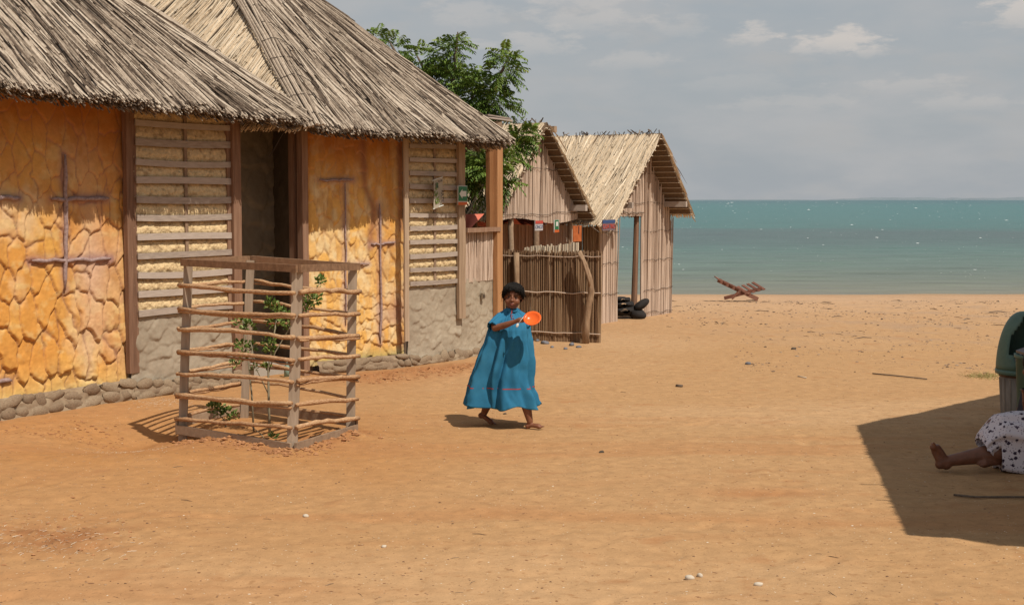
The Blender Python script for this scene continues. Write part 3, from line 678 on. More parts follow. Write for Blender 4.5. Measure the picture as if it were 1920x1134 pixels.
# individual canes, one mesh of each of five bends shared by them all
def cane_meshes(m, n=5, sides=5):
    out = []
    for i in range(n):
        s = MB(); s.tube([(R.gauss(0, .003) * (0 < j < 4), R.gauss(0, .003) * (0 < j < 4), j / 4) for j in range(5)], [.01, .0108, .0095, .01, .0085], sides, .5); s.V = [Vector((v.x * 100, v.y * 100, v.z)) for v in s.V]; me = s.mesh('cane'); me.materials.append(m); out.append(me)
    return out
CN = cane_meshes(CANE); CO = cane_meshes(CANEOLDSHADE)
def canes(root, p0, p1, zb, zt, sp, r, ms, tilt=.012, name='cane', jit=.015, skip=0.0, off=0.0, stuff=False):
    sm = MB()
    d = Vector((p1.x - p0.x, p1.y - p0.y, 0)); L = d.length; d.normalize(); nn = Vector((d.y, -d.x, 0)); u = 0
    while u < L:
        z0 = zb(u) if callable(zb) else zb; z1 = (zt(u) if callable(zt) else zt)
        z0 += R.uniform(-jit, jit) * .3; z1 += R.uniform(-jit, jit); rr = r * R.uniform(.7, 1.25)
        if z1 > z0 + .05 and R.random() >= skip:
            q = p0 + d * u + nn * (off + R.gauss(0, .004))
            if stuff: sm.tube([(q.x, q.y, z0), (q.x + R.gauss(0, .004), q.y, (z0 + z1) / 2), (q.x, q.y, z1)], rr, 5); u += sp * R.uniform(.8, 1.2); continue
            inst(name, R.choice(ms), root, (q.x, q.y, z0), (R.gauss(0, tilt), R.gauss(0, tilt), R.uniform(0, 6)), (rr, rr, z1 - z0))
        u += sp * R.uniform(.8, 1.2)
    if stuff: obj('back_canes', sm, ms[0].materials[0], root, kind='stuff')
n_ = Vector(((W6 - W5).normalized().y, -(W6 - W5).normalized().x, 0))
canes(HB, W5, W6, .86, on_plane(900, 434, W5, n_).z, .0165, .009, CN); canes(HB, W5 - n_ * .02, W6 - n_ * .02, .86, on_plane(900, 434, W5, n_).z, .022, .015, CN, stuff=True)
# dark doorway between the houses: recessed mud wall, returns and a pale step
DB0 = W2 + Vector((-.75, .75, 0)); DB1 = W3 + Vector((-.45, .85, 0))
relief('recess_wall', HB, DB0, DB1, 0, 2.7, .02, lambda u, v: lobes(.2, .25, 51, .03)(u, v)[0], GREY([.30, .25, .18], [.42, .36, .27]), PLASTER)
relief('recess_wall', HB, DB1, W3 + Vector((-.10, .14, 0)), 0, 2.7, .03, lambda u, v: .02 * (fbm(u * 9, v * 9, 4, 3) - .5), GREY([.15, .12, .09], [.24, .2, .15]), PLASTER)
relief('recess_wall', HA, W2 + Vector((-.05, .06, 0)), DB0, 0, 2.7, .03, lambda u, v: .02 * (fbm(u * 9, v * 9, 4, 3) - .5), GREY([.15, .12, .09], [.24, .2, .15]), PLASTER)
s = MB(); q = G(505, 700); s.beam(q + Vector((-.22, -.20, .05)), q + Vector((.22, .24, .05)), .34, .12); obj('doorstep', s, mat('pale_cement', [(.36, .32, .27), (.46, .42, .36)], ns=8), HB)
# roofs
Ea1 = P(578, 228, 14.02); Ea0 = P(0, 163, 11.15); eA = (Ea1 - Ea0).normalized(); hA_ = Vector((eA.x, eA.y, 0)).normalized(); inn = Vector((-hA_.y, hA_.x, 0))
upA = (inn + Vector((0, 0, .84))).normalized(); nA = eA.cross(upA).normalized(); nA = nA if nA.z > 0 else -nA
Q = on_plane(240, 0, Ea1, nA); apA = Ea1 + (Q - Ea1) * 1.9; aL = Ea1 - eA * ((Ea1 - apA).dot(eA) * 2 + 1.2); apA2 = apA - eA * 1.2
thatch(HA, aL, Ea1, apA, apA2, 6800, lambda u, v: .0 + .62 * max(0, u - .55) ** 1.5 * 2.2, 3, REED, 280, spread=.14, dark=.25)
fringe(HA, aL + (Ea1 - aL) * .35, Ea1, 420, REED, 5)
back = Ea1 + inn * 6.4 - eA * .2
thatch(HA, Ea1, back, apA + inn * .0, apA, 900, lambda u, v: -.1, 8, REED, over=.1)
thatch(HA, back, aL + inn * 6.4, apA2, apA, 500, lambda u, v: 0, 9, REED)
thatch(HA, aL + inn * 6.4, aL, apA2, apA2, 400, lambda u, v: 0, 10, REED)
C1 = P(586, 238, 13.95); C2 = P(950, 262, 15.9); eB = (C2 - C1).normalized(); hB_ = Vector((eB.x, eB.y, 0)).normalized(); innB = Vector((-hB_.y, hB_.x, 0))
upB = (innB + Vector((0, 0, .857))).normalized(); nB = eB.cross(upB).normalized(); nB = nB if nB.z > 0 else -nB
apB = on_plane(366, -161, C1, nB); C0 = C1 + Vector((-3.9, -.35, 0)); C3 = apB + (apB - C1); C3.z = C2.z; C4 = C0 + (C3 - C2)
C3 = C2 + Vector((-1.7, 4.6, 0)); C4 = C0 + Vector((-.2, 5.0, 0))
thatch(HB, C1, C2, apB, apB, 5600, lambda u, v: -.06 + .42 * u, 13, REED, 280, spread=.14, dark=.23)
thatch(HB, C0, C1, apB, apB, 2600, lambda u, v: -.62 + .25 * u, 14, REEDP, 0, lay=.03, spread=.05, dark=.10, ln=(.5, 1.2))
thatch(HB, C2, C3, apB, apB, 900, lambda u, v: 0, 15, REED); thatch(HB, C3, C4, apB, apB, 400, lambda u, v: 0, 16, REED); thatch(HB, C4, C0, apB, apB, 400, lambda u, v: 0, 17, REED)
fringe(HB, C1, C2, 330, REED, 6); fringe(HB, C2, C3, 500, REED, 7)
hip_cover(HA, Ea1 + (apA - Ea1) * .01, apA, 2, REED, .045, .016, .075, 6, Vector((.3, -.5, 1)))
hip_cover(HB, C1 - (apB - C1) * .02, apB, 6, REED, .034, .014, .07, 13, Vector((0, -.8, 1)))
hip_cover(HB, C2, apB, 2, REED, .04, .012, .05, 0, Vector((1, 0, 1)))
for root, a, b in ((HA, Ea0 - eA * 1.5, Ea1), (HB, C1, C2)):      # wall plates under the eaves
    s = MB(); i2 = inn if root is HA else innB; s.tube([a + i2 * .45 + Vector((0, 0, .20)), b + i2 * .45 - (b - a).normalized() * .5 + Vector((0, 0, .20))], .04, 8, .4); obj('wall_plate', s, REDWOOD, root)
# rafter ends' dark soffit boards are the underlay itself; a small junction box on the porch wall
n_ = Vector(((W6 - W5).normalized().y, -(W6 - W5).normalized().x, 0)); q = on_plane(905, 555, W5 + n_ * .03, n_); s = MB(); s.beam(q - Vector((0, 0, .035)), q + Vector((0, 0, .035)), .05, .03, up=n_)
obj('junction_box', s, mat('box_plastic', [(.22, .17, .12)], bump=0), HB)
s = MB(); s.beam(q + n_ * .018 - Vector((0, 0, .018)), q + n_ * .018 + Vector((0, 0, .018)), .026, .006, up=n_); obj('socket', s, WIRE, HB)

# ------------------------------------------------------------------ signs on the middle house
def text(body, size, mtl, parent, loc, rot, name='lettering', ext=.001, sx=1):
    cu = bpy.data.curves.new('t', 'FONT'); cu.body = body; cu.size = size; cu.align_x = 'CENTER'; cu.align_y = 'CENTER'; cu.extrude = ext
    o = bpy.data.objects.new('t', cu); C.objects.link(o); dg = bpy.context.evaluated_depsgraph_get(); me = bpy.data.meshes.new_from_object(o.evaluated_get(dg)); bpy.data.objects.remove(o)
    me.materials.clear(); me.materials.append(mtl); t = inst(name, me, parent, loc, rot, (sx, 1, 1)); return t
def flat(name, rgb, rough=.5): return mat(name, [tuple(q * .9 for q in rgb), rgb], ns=20, wt=0, wn=1, bump=.1, rough=rough)
def panel(c, d, up, w, h, t):                       # board facing n = d x up
    s = MB(); s.beam(c - up * h / 2, c + up * h / 2, w, t, up=d.cross(up)); return s
GREEN = flat('sign_green', (.03, .16, .07)); WHITE = flat('sign_white', (.62, .62, .57)); ORANGE = flat('sign_orange', (.55, .12, .03)); BLACKP = flat('sign_black', (.04, .035, .05))
dB = (W5 - W4).normalized(); nB2 = Vector((dB.y, -dB.x, 0)); ZU = Vector((0, 0, 1)); rz = math.atan2(dB.y, dB.x)
c = on_plane(867, 366.5, W4 + nB2 * .10, nB2); w = .165; h = .215
AS = thing('arrow_sign', c, 'small green sign with a white left-pointing arrow and orange foot on the lattice post', 'sign')
obj('board', panel(c, dB, ZU, w, h, .008), WHITE, AS)
obj('green_field', panel(c + ZU * .018 + nB2 * .006, dB, ZU, w * .92, h * .76, .004), GREEN, AS)
obj('orange_strip', panel(c - ZU * (h / 2 - .017) + nB2 * .006, dB, ZU, w * .97, .034, .004), ORANGE, AS)
s = MB(); o = c + ZU * .018 + nB2 * .0105; T = lambda x, z: o + dB * x + ZU * z
s.slab([T(-.066, 0), T(-.012, -.052), T(-.012, -.03), T(.058, -.03), T(.058, .03), T(-.012, .03), T(-.012, .052)], nB2, .003); obj('arrow', s, WHITE, AS)
c = on_plane(821, 362, W4 + nB2 * .12, nB2); tl = Vector((.0, 0, 0)); u2 = (ZU + dB * -.03).normalized(); d2 = (dB + ZU * .24).normalized()
PO = thing('hanging_banner', c, 'white cloth banner printed with a green plant, hung crooked on the lattice wall', 'banner')
CLOTHW = flat('banner_cloth', (.43, .38, .30), .9); LEAFP = flat('banner_green', (.12, .19, .03)); LEAFD = flat('banner_dark_green', (.05, .10, .06))
w, h = .165, .31; s = MB()
s.grid(lambda a, b: c + d2 * ((a - .5) * w) + u2 * ((b - .5) * h) + nB2 * (.012 * math.sin(a * 5 + b * 2)), 10, 14); obj('cloth', s, CLOTHW, PO, True)
for k in (-1, 1): s = MB(); s.tube([c + d2 * (-w * .54) + u2 * (k * h / 2), c + d2 * (w * .54) + u2 * (k * h / 2)], .007, 6, .8); obj('hem_rod', s, WHITE, PO)
s = MB(); rn = random.Random(4)
for i in range(34):
    a = rn.uniform(.07, .42) ; b = rn.uniform(.12, .86); q = c + d2 * ((a + .06 * math.sin(b * 9) - .5) * w) + u2 * ((b - .5) * h) + nB2 * .018; an = rn.uniform(0, 6); v1 = d2 * math.cos(an) + u2 * math.sin(an); v2 = nB2.cross(v1)
    s.poly([q - v1 * .016, q + v2 * .007, q + v1 * .016, q - v2 * .007])
obj('printed_plant', s, LEAFP, PO)
s = MB(); q = c + d2 * (-.03) + u2 * .09 + nB2 * .017; s.tube([q - u2 * .03, q + u2 * .03], [.02, .012], 8, flat=.1, up=nB2); obj('printed_flower', s, LEAFD, PO)
mrot = Matrix((-u2, d2, nB2)).transposed().to_euler()
text('ARTE', .055, BLACKP, PO, c + d2 * .052 - u2 * .045 + nB2 * .022, mrot); text('FLOR', .03, BLACKP, PO, c + d2 * .02 + u2 * .125 + nB2 * .022, Matrix((d2, u2, nB2)).transposed().to_euler())

# capped post behind the porch
c = P(933, 236, 17.6); s = MB()
CP = thing('capped_post', (c.x, c.y, 0), 'weathered post with a split board cap rising behind the porch corner', 'post')
s.beam(Vector((c.x, c.y, 0)), c + Vector((0, 0, .05)), .11, .11, up=(0, 1, 0)); obj('post', s, BOARD, CP)
for k, (dz, wd) in enumerate(((.07, .30), (.095, .24))):
    s = MB(); s.beam(c + Vector((-wd * .6, -.05, dz + .03)), c + Vector((wd * .55, .05, dz - .01)), .16, .018); obj('cap_board', s, SLAT, CP)

# ------------------------------------------------------------------ gabled cane huts by the shore
def uz(p0, d, n, px, py, off=0): q = on_plane(px, py, p0 + n * off, n); return (q - p0).dot(d), q.z
def hut(loc_l, loc_r, apx, lpx, rpx, ov, length, label, seed, back_len=2.6):
    d = (loc_r - loc_l).normalized(); n = Vector((d.y, -d.x, 0)); H = thing('cane_hut', loc_l, label, 'hut')
    ap = on_plane(*apx, loc_l + n * ov, n); lf = on_plane(*lpx, loc_l + n * ov, n); rt = on_plane(*rpx, loc_l + n * ov, n); bk = -n * length
    thatch(H, lf + bk, lf, ap, ap + bk, int(2500 * length / 3), lambda u, v: .10 + .12 * math.sin(u * 5), seed, REEDP, 150, lay=.035, rr=(.006, .011), ln=(.4, 1.0), over=.10, base=.04, dark=.10, spread=.14, um=UNDER)
    thatch(H, rt, rt + bk, ap + bk, ap, int(1100 * length / 3), lambda u, v: 0, seed + 1, REEDP, 0, lay=.03, over=.1, base=.03, dark=.1, um=UNDER)
    U = lambda q: ((q - loc_l).dot(d), q.z)
    (ua, za), (ul, zl), (ur, zr) = U(ap), U(lf), U(rt)
    top = lambda u: (zl + (za - zl) * (u - ul) / (ua - ul) if u < ua else za + (zr - za) * (u - ua) / (ur - ua)) - .05
    for i in range(15):                              # battens under the right slope and ends along the left verge
        t = (i + .5) / 15; q = ap.lerp(rt, t) - Vector((0, 0, .05)); s = MB(); s.tube([q - n * (ov + .15), q + n * R.uniform(-.02, .03)], .0055, 5, .6); obj('batten', s, REEDP, H)
        q = ap.lerp(lf, t) - Vector((0, 0, .045)); s = MB(); s.tube([q - n * (ov + .1), q + n * .03 + Vector((0, 0, R.gauss(0, .01)))], .009, 5, .8); obj('batten', s, REEDP, H)
    for e0, e1, nm in ((ap, rt, 'verge_reeds'), (ap, lf, 'verge_reeds')):
        s = MB()
        for i in range(60):
            t = R.random(); q = e0.lerp(e1, t); dr = (e1 - e0).normalized()
            s.tube([q - n * R.uniform(0, .08), q + dr * R.uniform(.1, .3) + n * R.uniform(-.02, .03) + Vector((0, 0, R.uniform(-.03, .03)))], R.uniform(.005, .009), 3, R.uniform(.2, 1))
        obj(nm, s, REEDP, H, kind='stuff')
    s = MB()
    for i in range(70):
        q = ap + bk * R.random(); s.tube([q + Vector((R.uniform(-.05, .05), R.uniform(-.05, .05), .0)), q + Vector((R.uniform(-.06, .06), R.uniform(-.06, .06), R.uniform(.02, .07)))], R.uniform(.004, .01), 3, R.uniform(0, .5))
    obj('ridge_reeds', s, REED, H, kind='stuff')
    return H, d, n, ap, lf, rt, top
def wire(root, p0, d, n, u0, u1, z, off=.022, amp=.012, r=.0035, m=WIRE):
    s = MB(); k = 10; s.tube([p0 + d * (u0 + (u1 - u0) * j / k) + n * off + Vector((0, 0, z + R.gauss(0, amp)- p0.z)) for j in range(k + 1)], r, 4); obj('tie_wire', s, m, root)
# hut nearest the water
gl, gr = G(1127, 607), G(1259, 587)
H3, d3, n3, ap, lf, rt, top = hut(gl, gr, (1240, 250), (1152, 418), (1297, 400), .36, 3.2, 'cane hut nearest the sea with an open doorway and a straw-coloured gable roof', 31)
UX = lambda px, py=480: uz(gl, d3, n3, px, py)[0]; W_ = (gr - gl).length; zd = uz(gl, d3, n3, 1185, 405)[1]
u1, u2 = UX(1158), UX(1205)
gnd = lambda root, d: (lambda u: gzs((root + d * u).x, (root + d * u).y) - .01)
canes(H3, gl, gl + d3 * u1, gnd(gl, d3), lambda u: top(u), .0135, .0072, CN)
canes(H3, gl - n3 * .02, gl + d3 * u1 - n3 * .02, 0, lambda u: top(u) - .02, .024, .017, CN, stuff=True)
canes(H3, gl + d3 * u1 - n3 * .02, gl + d3 * u2 - n3 * .02, zd + .02, lambda u: top(u + u1) - .03, .024, .017, CN, stuff=True)
canes(H3, gl + d3 * u2 - n3 * .02, gr - n3 * .02, .02, lambda u: top(u + u2) - .03, .024, .017, CN, stuff=True)
canes(H3, gl + d3 * u1, gl + d3 * u2, zd, lambda u: top(u + u1), .0135, .0072, CN)
canes(H3, gl + d3 * u2, gr, gnd(gl + d3 * u2, d3), lambda u: top(u + u2), .0135, .0075, CN)
for z in (1.33, .88, .42): wire(H3, gl, d3, n3, 0, u1, z); wire(H3, gl, d3, n3, u2, W_, z)
wire(H3, gl, d3, n3, u2 * .9, W_, .07); wire(H3, gl, d3, n3, .3, W_, 1.75); wire(H3, gl, d3, n3, .7, W_ - .25, 2.2); wire(H3, gl, d3, n3, u1, u2, zd + .05, r=.006)
canes(H3, gl - n3 * 2.6, gl - n3 * .02, 0, 1.42, .024, .018, CO, stuff=True)
canes(H3, gl - n3 * 2.6, gl - n3 * 2.6 + d3 * .75, 0, 1.5, .024, .018, CO, stuff=True)
for (px, off, w) in ((1203, -.10, .075),): 
    q = gl + d3 * UX(px) + n3 * off; s = MB(); s.tube([q + Vector((-.03, 0, -.1)), q + Vector((-.012, 0, .6)), q + Vector((0, 0, 1.1)), q + Vector((.012, 0, 1.75))], [.05, .045, .042, .038], 8, .25); obj('door_post', s, REDWOOD, H3)
for q in (gl - n3 * .08 + d3 * .05, gr - n3 * .08, gl - n3 * 2.55, gr - n3 * 2.55): s = MB(); s.tube([q + Vector((0, 0, -.1)), q + Vector((0, 0, 1.6))], [.045, .04], 8, .4); obj('corner_post', s, BOARD, H3)
for px, py in ((1183, 385), (1284, 383)):
    q = on_plane(px, py, gl + n3 * .37, n3); s = MB(); s.beam(q - n3 * 1.1, q + n3 * .03, .05, .085); obj('plate_beam', s, SLAT, H3)
s = MB(); q = P(1262, 302, 22.3); s.tube([q, P(1275, 322, 22.3), P(1288, 345, 22.3)], [.008, .013, .003], 4, .1, flat=.4); obj('loose_reed', s, REED, H3)
# middle hut with the hanging signs
gl2, gr2 = Vector((-.23, 18.5, 0)), Vector((.83, 20.2, 0))
H2, d2_, n2, ap, lf, rt, top2 = hut(gl2, gr2, (1026, 230), (934, 406), (1115, 410), .20, 3.0, 'cane hut in the middle, its triangular gable hanging over an open front behind the fence', 41)
U2 = lambda px, py=440: uz(gl2, d2_, n2, px, py)[0]; ub = U2(1083); zb_ = uz(gl2, d2_, n2, 1010, 414)[1]; W2_ = (gr2 - gl2).length
canes(H2, gl2, gl2 + d2_ * ub, lambda u: zb_ + .04 * math.sin(u * 3), lambda u: top2(u), .0135, .0072, CN)
canes(H2, gl2 - n2 * .02, gl2 + d2_ * ub - n2 * .02, zb_ + .05, lambda u: top2(u) - .02, .024, .017, CN, stuff=True)
wire(H2, gl2, d2_, n2, 0.05, ub, zb_ + .10); wire(H2, gl2, d2_, n2, .3, ub - .25, 2.22)
for px, m_, r in ((965, BOARD, .042), (1013, BOARD, .05), (1075, BOARD, .03)):
    q = gl2 + d2_ * U2(px) - n2 * .06; s = MB(); s.tube([q + Vector((R.gauss(0, .008), 0, z)) for z in (0, .5, 1.0, 1.4, 1.75)], [r, r * .95, r * .9, r * .95, r * .85], 9, .9 if px == 965 else .3); obj('post', s, m_, H2, True)
for px, py in ((944, 395), (1096, 390)):
    q = on_plane(px, py, gl2 + n2 * .22, n2); s = MB(); s.beam(q - n2 * .9, q + n2 * .03, .06, .085); obj('plate_beam', s, SLAT, H2)
q = on_plane(1030, 243, gl2, n2); s = MB(); s.beam(q - n2 * .4, q + n2 * .10, .07, .085); obj('ridge_beam', s, BOARD, H2)
bk = gl2 - n2 * 1.3; canes(H2, bk - d2_ * .1, bk + d2_ * (W2_ + 1.2), 0, 1.55, .022, .0125, CN, tilt=.012); canes(H2, bk - d2_ * .1 - n2 * .03, bk + d2_ * (W2_ + 1.2) - n2 * .03, 0, 1.53, .022, .0195, CO, stuff=True); canes(H2, bk - n2 * 1.7, bk - d2_ * .1 , 0, 1.5, .026, .02, CO, stuff=True)
canes(H2, gr2 - n2 * 1.3 + d2_ * .15, gr2 + d2_ * .15 - n2 * .05, 0, 1.45, .024, .017, CN, stuff=True)
canes(H2, gl2 - n2 * 1.4 - d2_ * .1, gl2 - d2_ * .1 - n2 * .2, 0, 1.5, .026, .02, CO, stuff=True)
TARP = flat('coral_tarpaulin', (.62, .16, .10), .6)
TP = thing('tarpaulin', bk, 'coral red tarpaulin slung under the eaves of the middle hut', 'tarpaulin')
s = MB(); t0 = gl2 - n2 * .25 - d2_ * .3
s.grid(lambda a, b: t0 + d2_ * (a * (W2_ + .75)) - n2 * (b * .8) + Vector((0, 0, 1.49 + .045 * math.sin(a * 19) * (1 - b) + .05 * b + .02 * math.sin(a * 47))), 60, 6); obj('sheet', s, TARP, TP, True)
s = MB(); a = P(862, 402, 17.2); b = P(908, 401, 17.3); c = P(884, 427, 17.05); d = P(862, 430, 17.05)
s.grid(lambda x, y: a.lerp(b, x).lerp(d.lerp(c, x), y) + Vector((0, .02 * math.sin(x * 7), 0)), 8, 6); obj('hanging_corner', s, TARP, TP, True)
s = MB(); s.tube([P(1103, 420, 20.1), P(1124, 436, 20.0)], .008, 4, .2); obj('loose_reed', s, REED, H2)

# fence in front, its leaning forked post, and the shorter pale screen behind it
f0, f1 = G(925, 637), G(1126, 643); zf = on_plane(1030, 469, f0, Vector((0, -1, 0))).z
TANW = mat('tan_stripped_wood', [(.12, .07, .04), (.28, .18, .11), (.42, .30, .19)], (9, 9, 2), 4, wt=.3, wn=.7, bump=.7, bdist=.008)
FN = thing('cane_fence', f0, 'dark brown upright cane fence standing in front of the middle hut', 'fence')
canes(FN, f0, f1, gnd(f0, (f1 - f0).normalized()), zf, .0135, .0075, CO, tilt=.008); canes(FN, f0 + Vector((.01, .022, 0)), f1 + Vector((0, .022, 0)), 0.0, zf - .02, .021, .0145, CO, stuff=True)
df = (f1 - f0).normalized(); nf = Vector((df.y, -df.x, 0)); Lf = (f1 - f0).length
for z in (zf - .07, .63, .12):
    for k in (0,):
        s = MB(); s.tube([f0 + df * (Lf * j / 12) + nf * (.022) + Vector((0, 0, z + R.gauss(0, .006))) for j in range(13)], .0075, 5, .8); obj('cross_cane', s, CANE, FN)
q = on_plane(971, 500, f0, nf); s = MB(); s.tube([Vector((q.x, q.y, 0)) + nf * .06 + Vector((R.gauss(0, .006), 0, z)) for z in (-.1, .4, .8, 1.13)], [.04, .042, .036, .036], 9, .7); obj('fence_post', s, TANW, FN, True)
pts = [on_plane(x, y, f0 + nf * .12, nf) for x, y in ((1098, 650), (1099, 610), (1104, 570), (1109, 547), (1106, 520), (1097, 495), (1086, 471))]
s = MB(); s.tube(pts, [.046, .044, .041, .044, .030, .029, .030], 9, .55); obj('leaning_post', s, TANW, FN, True)
s = MB(); s.tube([pts[3], on_plane(1103, 522, f0 + nf * .16, nf), on_plane(1093, 490, f0 + nf * .16, nf), on_plane(1084, 474, f0 + nf * .14, nf)], [.026, .018, .018, .016], 7, .35); obj('leaning_post', s, TANW, FN, True)
g0, g1 = P(984, 520, 18.75), P(1086, 520, 18.55); g0.z = g1.z = 0
SC = thing('reed_screen', g0, 'short pale reed screen whose cut tops show just above the dark fence', 'screen')
z0_, z1_ = on_plane(985, 464, g0, Vector((0, -1, 0))).z, on_plane(1083, 455, g1, Vector((0, -1, 0))).z
canes(SC, g0, g1, 0, lambda u: z0_ + (z1_ - z0_) * u / (g1 - g0).length, .03, .016, cane_meshes(REEDP, 3), tilt=.004)

# hanging signs
def sign(name, px, py, w, h, label, m, Y, rot=0.0):
    c = P(px, py, Y); o = thing(name, c, label, 'sign'); d = d2_; n = n2; obj('board', panel(c, d, ZU, w, h, .012), m, o); return o, c, d, n
r2 = math.atan2(d2_.y, d2_.x); RT = lambda d: (math.radians(90), 0, math.atan2(d.y, d.x))
px2m = lambda Y: Y / FPX
GREYB = flat('grey_board', (.50, .47, .47)); REDP = flat('red_paint', (.50, .07, .05)); BLUEP = flat('blue_paint', (.04, .08, .20)); PURP = flat('grey_violet_paint', (.18, .13, .15)); PAINTW = flat('lettering_blue_grey', (.16, .20, .30))
o, c, d, n = sign('hanging_sign', 1010, 423, .20, .13, 'whitish board with a red top and the word CINCO, hanging under the middle hut', GREYB, 18.9)
obj('red_top', panel(c + ZU * .045 + n * .009, d, ZU, .19, .04, .004), REDP, o); text('CINCO', .062, PAINTW, o, c - ZU * .018 + n * .010, RT(d), sx=.95)
o, c, d, n = sign('hanging_sign', 1043, 424, .125, .17, 'narrow green, white and orange sign hanging beside the CINCO board', WHITE, 19.3)
obj('green_field', panel(c + ZU * .018 + n * .008, d, ZU, .10, .13, .004), GREEN, o); obj('white_arrow', panel(c + ZU * .03 + n * .012, d, ZU, .055, .06, .004), WHITE, o); obj('orange_strip', panel(c - ZU * .067 + n * .008, d, ZU, .12, .034, .004), ORANGE, o)
o, c, d, n = sign('orange_board', 1082, 438, .23, .215, 'plain orange-red board hanging nearest the right roof edge of the middle hut', mat('orange_red_board', [(.30, .075, .02), (.52, .15, .045)], ns=16, wt=0, wn=1), 19.4); o['category'] = 'board'
s = MB(); s.beam(c + d * .03 + n * .012 + ZU * .10, c + d * .03 + n * .012, .012, .004, up=n); obj('dark_mark', s, BLACKP, o)
c = on_plane(1141, 422, gl + n3 * .44, n3); o = thing('door_sign', c, 'grey-violet board with a blue top and red word CUATRO beside the hut doorway', 'sign')
wS = .36; obj('board', panel(c, d3, ZU, wS, .15, .012), PURP, o); obj('blue_top', panel(c + ZU * .05 + n3 * .008, d3, ZU, wS, .045, .004), BLUEP, o); text('CUATRO', .088, REDP, o, c - ZU * .022 + n3 * .010, RT(d3), sx=1.0, ext=.002)
# ------------------------------------------------------------------ neem tree behind the porch
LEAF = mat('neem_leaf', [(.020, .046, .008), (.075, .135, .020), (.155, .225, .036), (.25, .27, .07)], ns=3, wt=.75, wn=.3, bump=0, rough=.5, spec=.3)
BARK = mat('bark', [(.09, .06, .04), (.2, .15, .11)], (3, 3, 1), 12, wt=.3, wn=.7, bump=.8)
TR = thing('neem_tree', (-.75, 20.0, 0), 'bushy green neem tree growing behind the porch of the second house', 'tree')
clumps = [((738, 92), 20.6, .20), ((707, 70), 20.8, .10), ((790, 120), 20.4, .23), ((834, 104), 20.2, .22), ((856, 84), 20.2, .13), ((822, 150), 20.3, .27), ((848, 140), 20.2, .18),
          ((903, 165), 19.8, .30), ((944, 128), 19.7, .20), ((930, 190), 19.8, .25), ((885, 185), 19.9, .30), ((948, 105), 19.7, .12), ((966, 256), 17.9, .13), ((988, 248), 17.9, .08), ((955, 272), 17.9, .14), ((978, 275), 17.9, .05),
          ((900, 290), 19.6, .42), ((895, 335), 19.4, .38), ((945, 325), 17.7, .11), ((950, 300), 17.7, .10), ((905, 345), 17.8, .12), ((892, 300), 18.0, .25), ((895, 335), 17.9, .24), ((922, 315), 17.7, .16), ((885, 245), 20, .32), ((850, 215), 20.4, .25), ((950, 345), 17.7, .07)]
def sprig(s, p, d, L, rn, ti, ll=.072):
    d = d.normalized(); side = d.cross(Vector((0, 0, 1)));
    if side.length < .1: side = Vector((1, 0, 0))
    side.normalize(); k = 7
    for i in range(k):
        t = (i + 1) / k; q = p + d * (L * t) + Vector((0, 0, -.35 * L * t * t))
        for sg in (-1, 1):
            dr = (d * .55 + side * sg + Vector((0, 0, -.45 - .3 * t)) + Vector((rn.gauss(0, .15),) * 3)).normalized(); w = d.cross(dr).cross(dr).normalized() * (ll * .16); l = ll * (1.15 - .45 * abs(t - .45)) * rn.uniform(.8, 1.15)
            b = len(s.V); m = q + dr * (l * .45); tt = min(1, max(0, ti + rn.gauss(0, .09)))
            s.V += [q, m + w, q + dr * l + Vector((0, 0, -.012)), m - w]; s.T += [tt] * 4; s.F.append((b, b + 1, b + 2, b + 3))
rn = random.Random(11); cr = MB()
for (px, Yd, r) in clumps:
    c = P(px[0], px[1], Yd); n = int((105 if Yd > 18.5 else 120) * (r / .3) ** 2) + 10
    for i in range(n):
        v = Vector((rn.gauss(0, 1), rn.gauss(0, 1), rn.gauss(0, 1))).normalized() * (rn.random() ** .45) * r
        d = (v.normalized() + Vector((rn.gauss(0, .3), rn.gauss(0, .3), .25))).normalized()
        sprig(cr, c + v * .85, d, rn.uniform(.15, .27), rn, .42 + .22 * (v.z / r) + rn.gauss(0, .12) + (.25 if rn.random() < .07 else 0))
for px, py, Yd in ((973, 225, 17.9), (706, 62, 20.8), (1000, 245, 17.9), (862, 72, 20.2), (962, 100, 19.7), (1003, 262, 17.9), (968, 200, 19.7)):
    for i in range(4): sprig(cr, P(px, py, Yd) - Vector((R.uniform(-.04, .04), 0, .06)), Vector((R.uniform(-.6, .6), R.uniform(-.3, .3), 1)), .18, rn, .7, .045)
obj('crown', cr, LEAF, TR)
s = MB(); s.tube([(-.75, 20, -.2), (-.8, 20.0, .8), (-.7, 20.0, 1.7), (-.75, 20.1, 2.3)], [.16, .13, .11, .09], 10, .5); obj('trunk', s, BARK, TR, True)
for (px, Yd, r) in clumps[::2]:
    c = P(px[0], px[1], Yd); b0 = Vector((-.73, 20.05, rn.uniform(1.5, 2.3))); s = MB(); m = b0.lerp(c, .5) + Vector((rn.gauss(0, .1), rn.gauss(0, .1), .1)); s.tube([b0, m, c, c + (c - m) * .2], [.05, .035, .018, .008], 6, .4); obj('branch', s, BARK, TR)

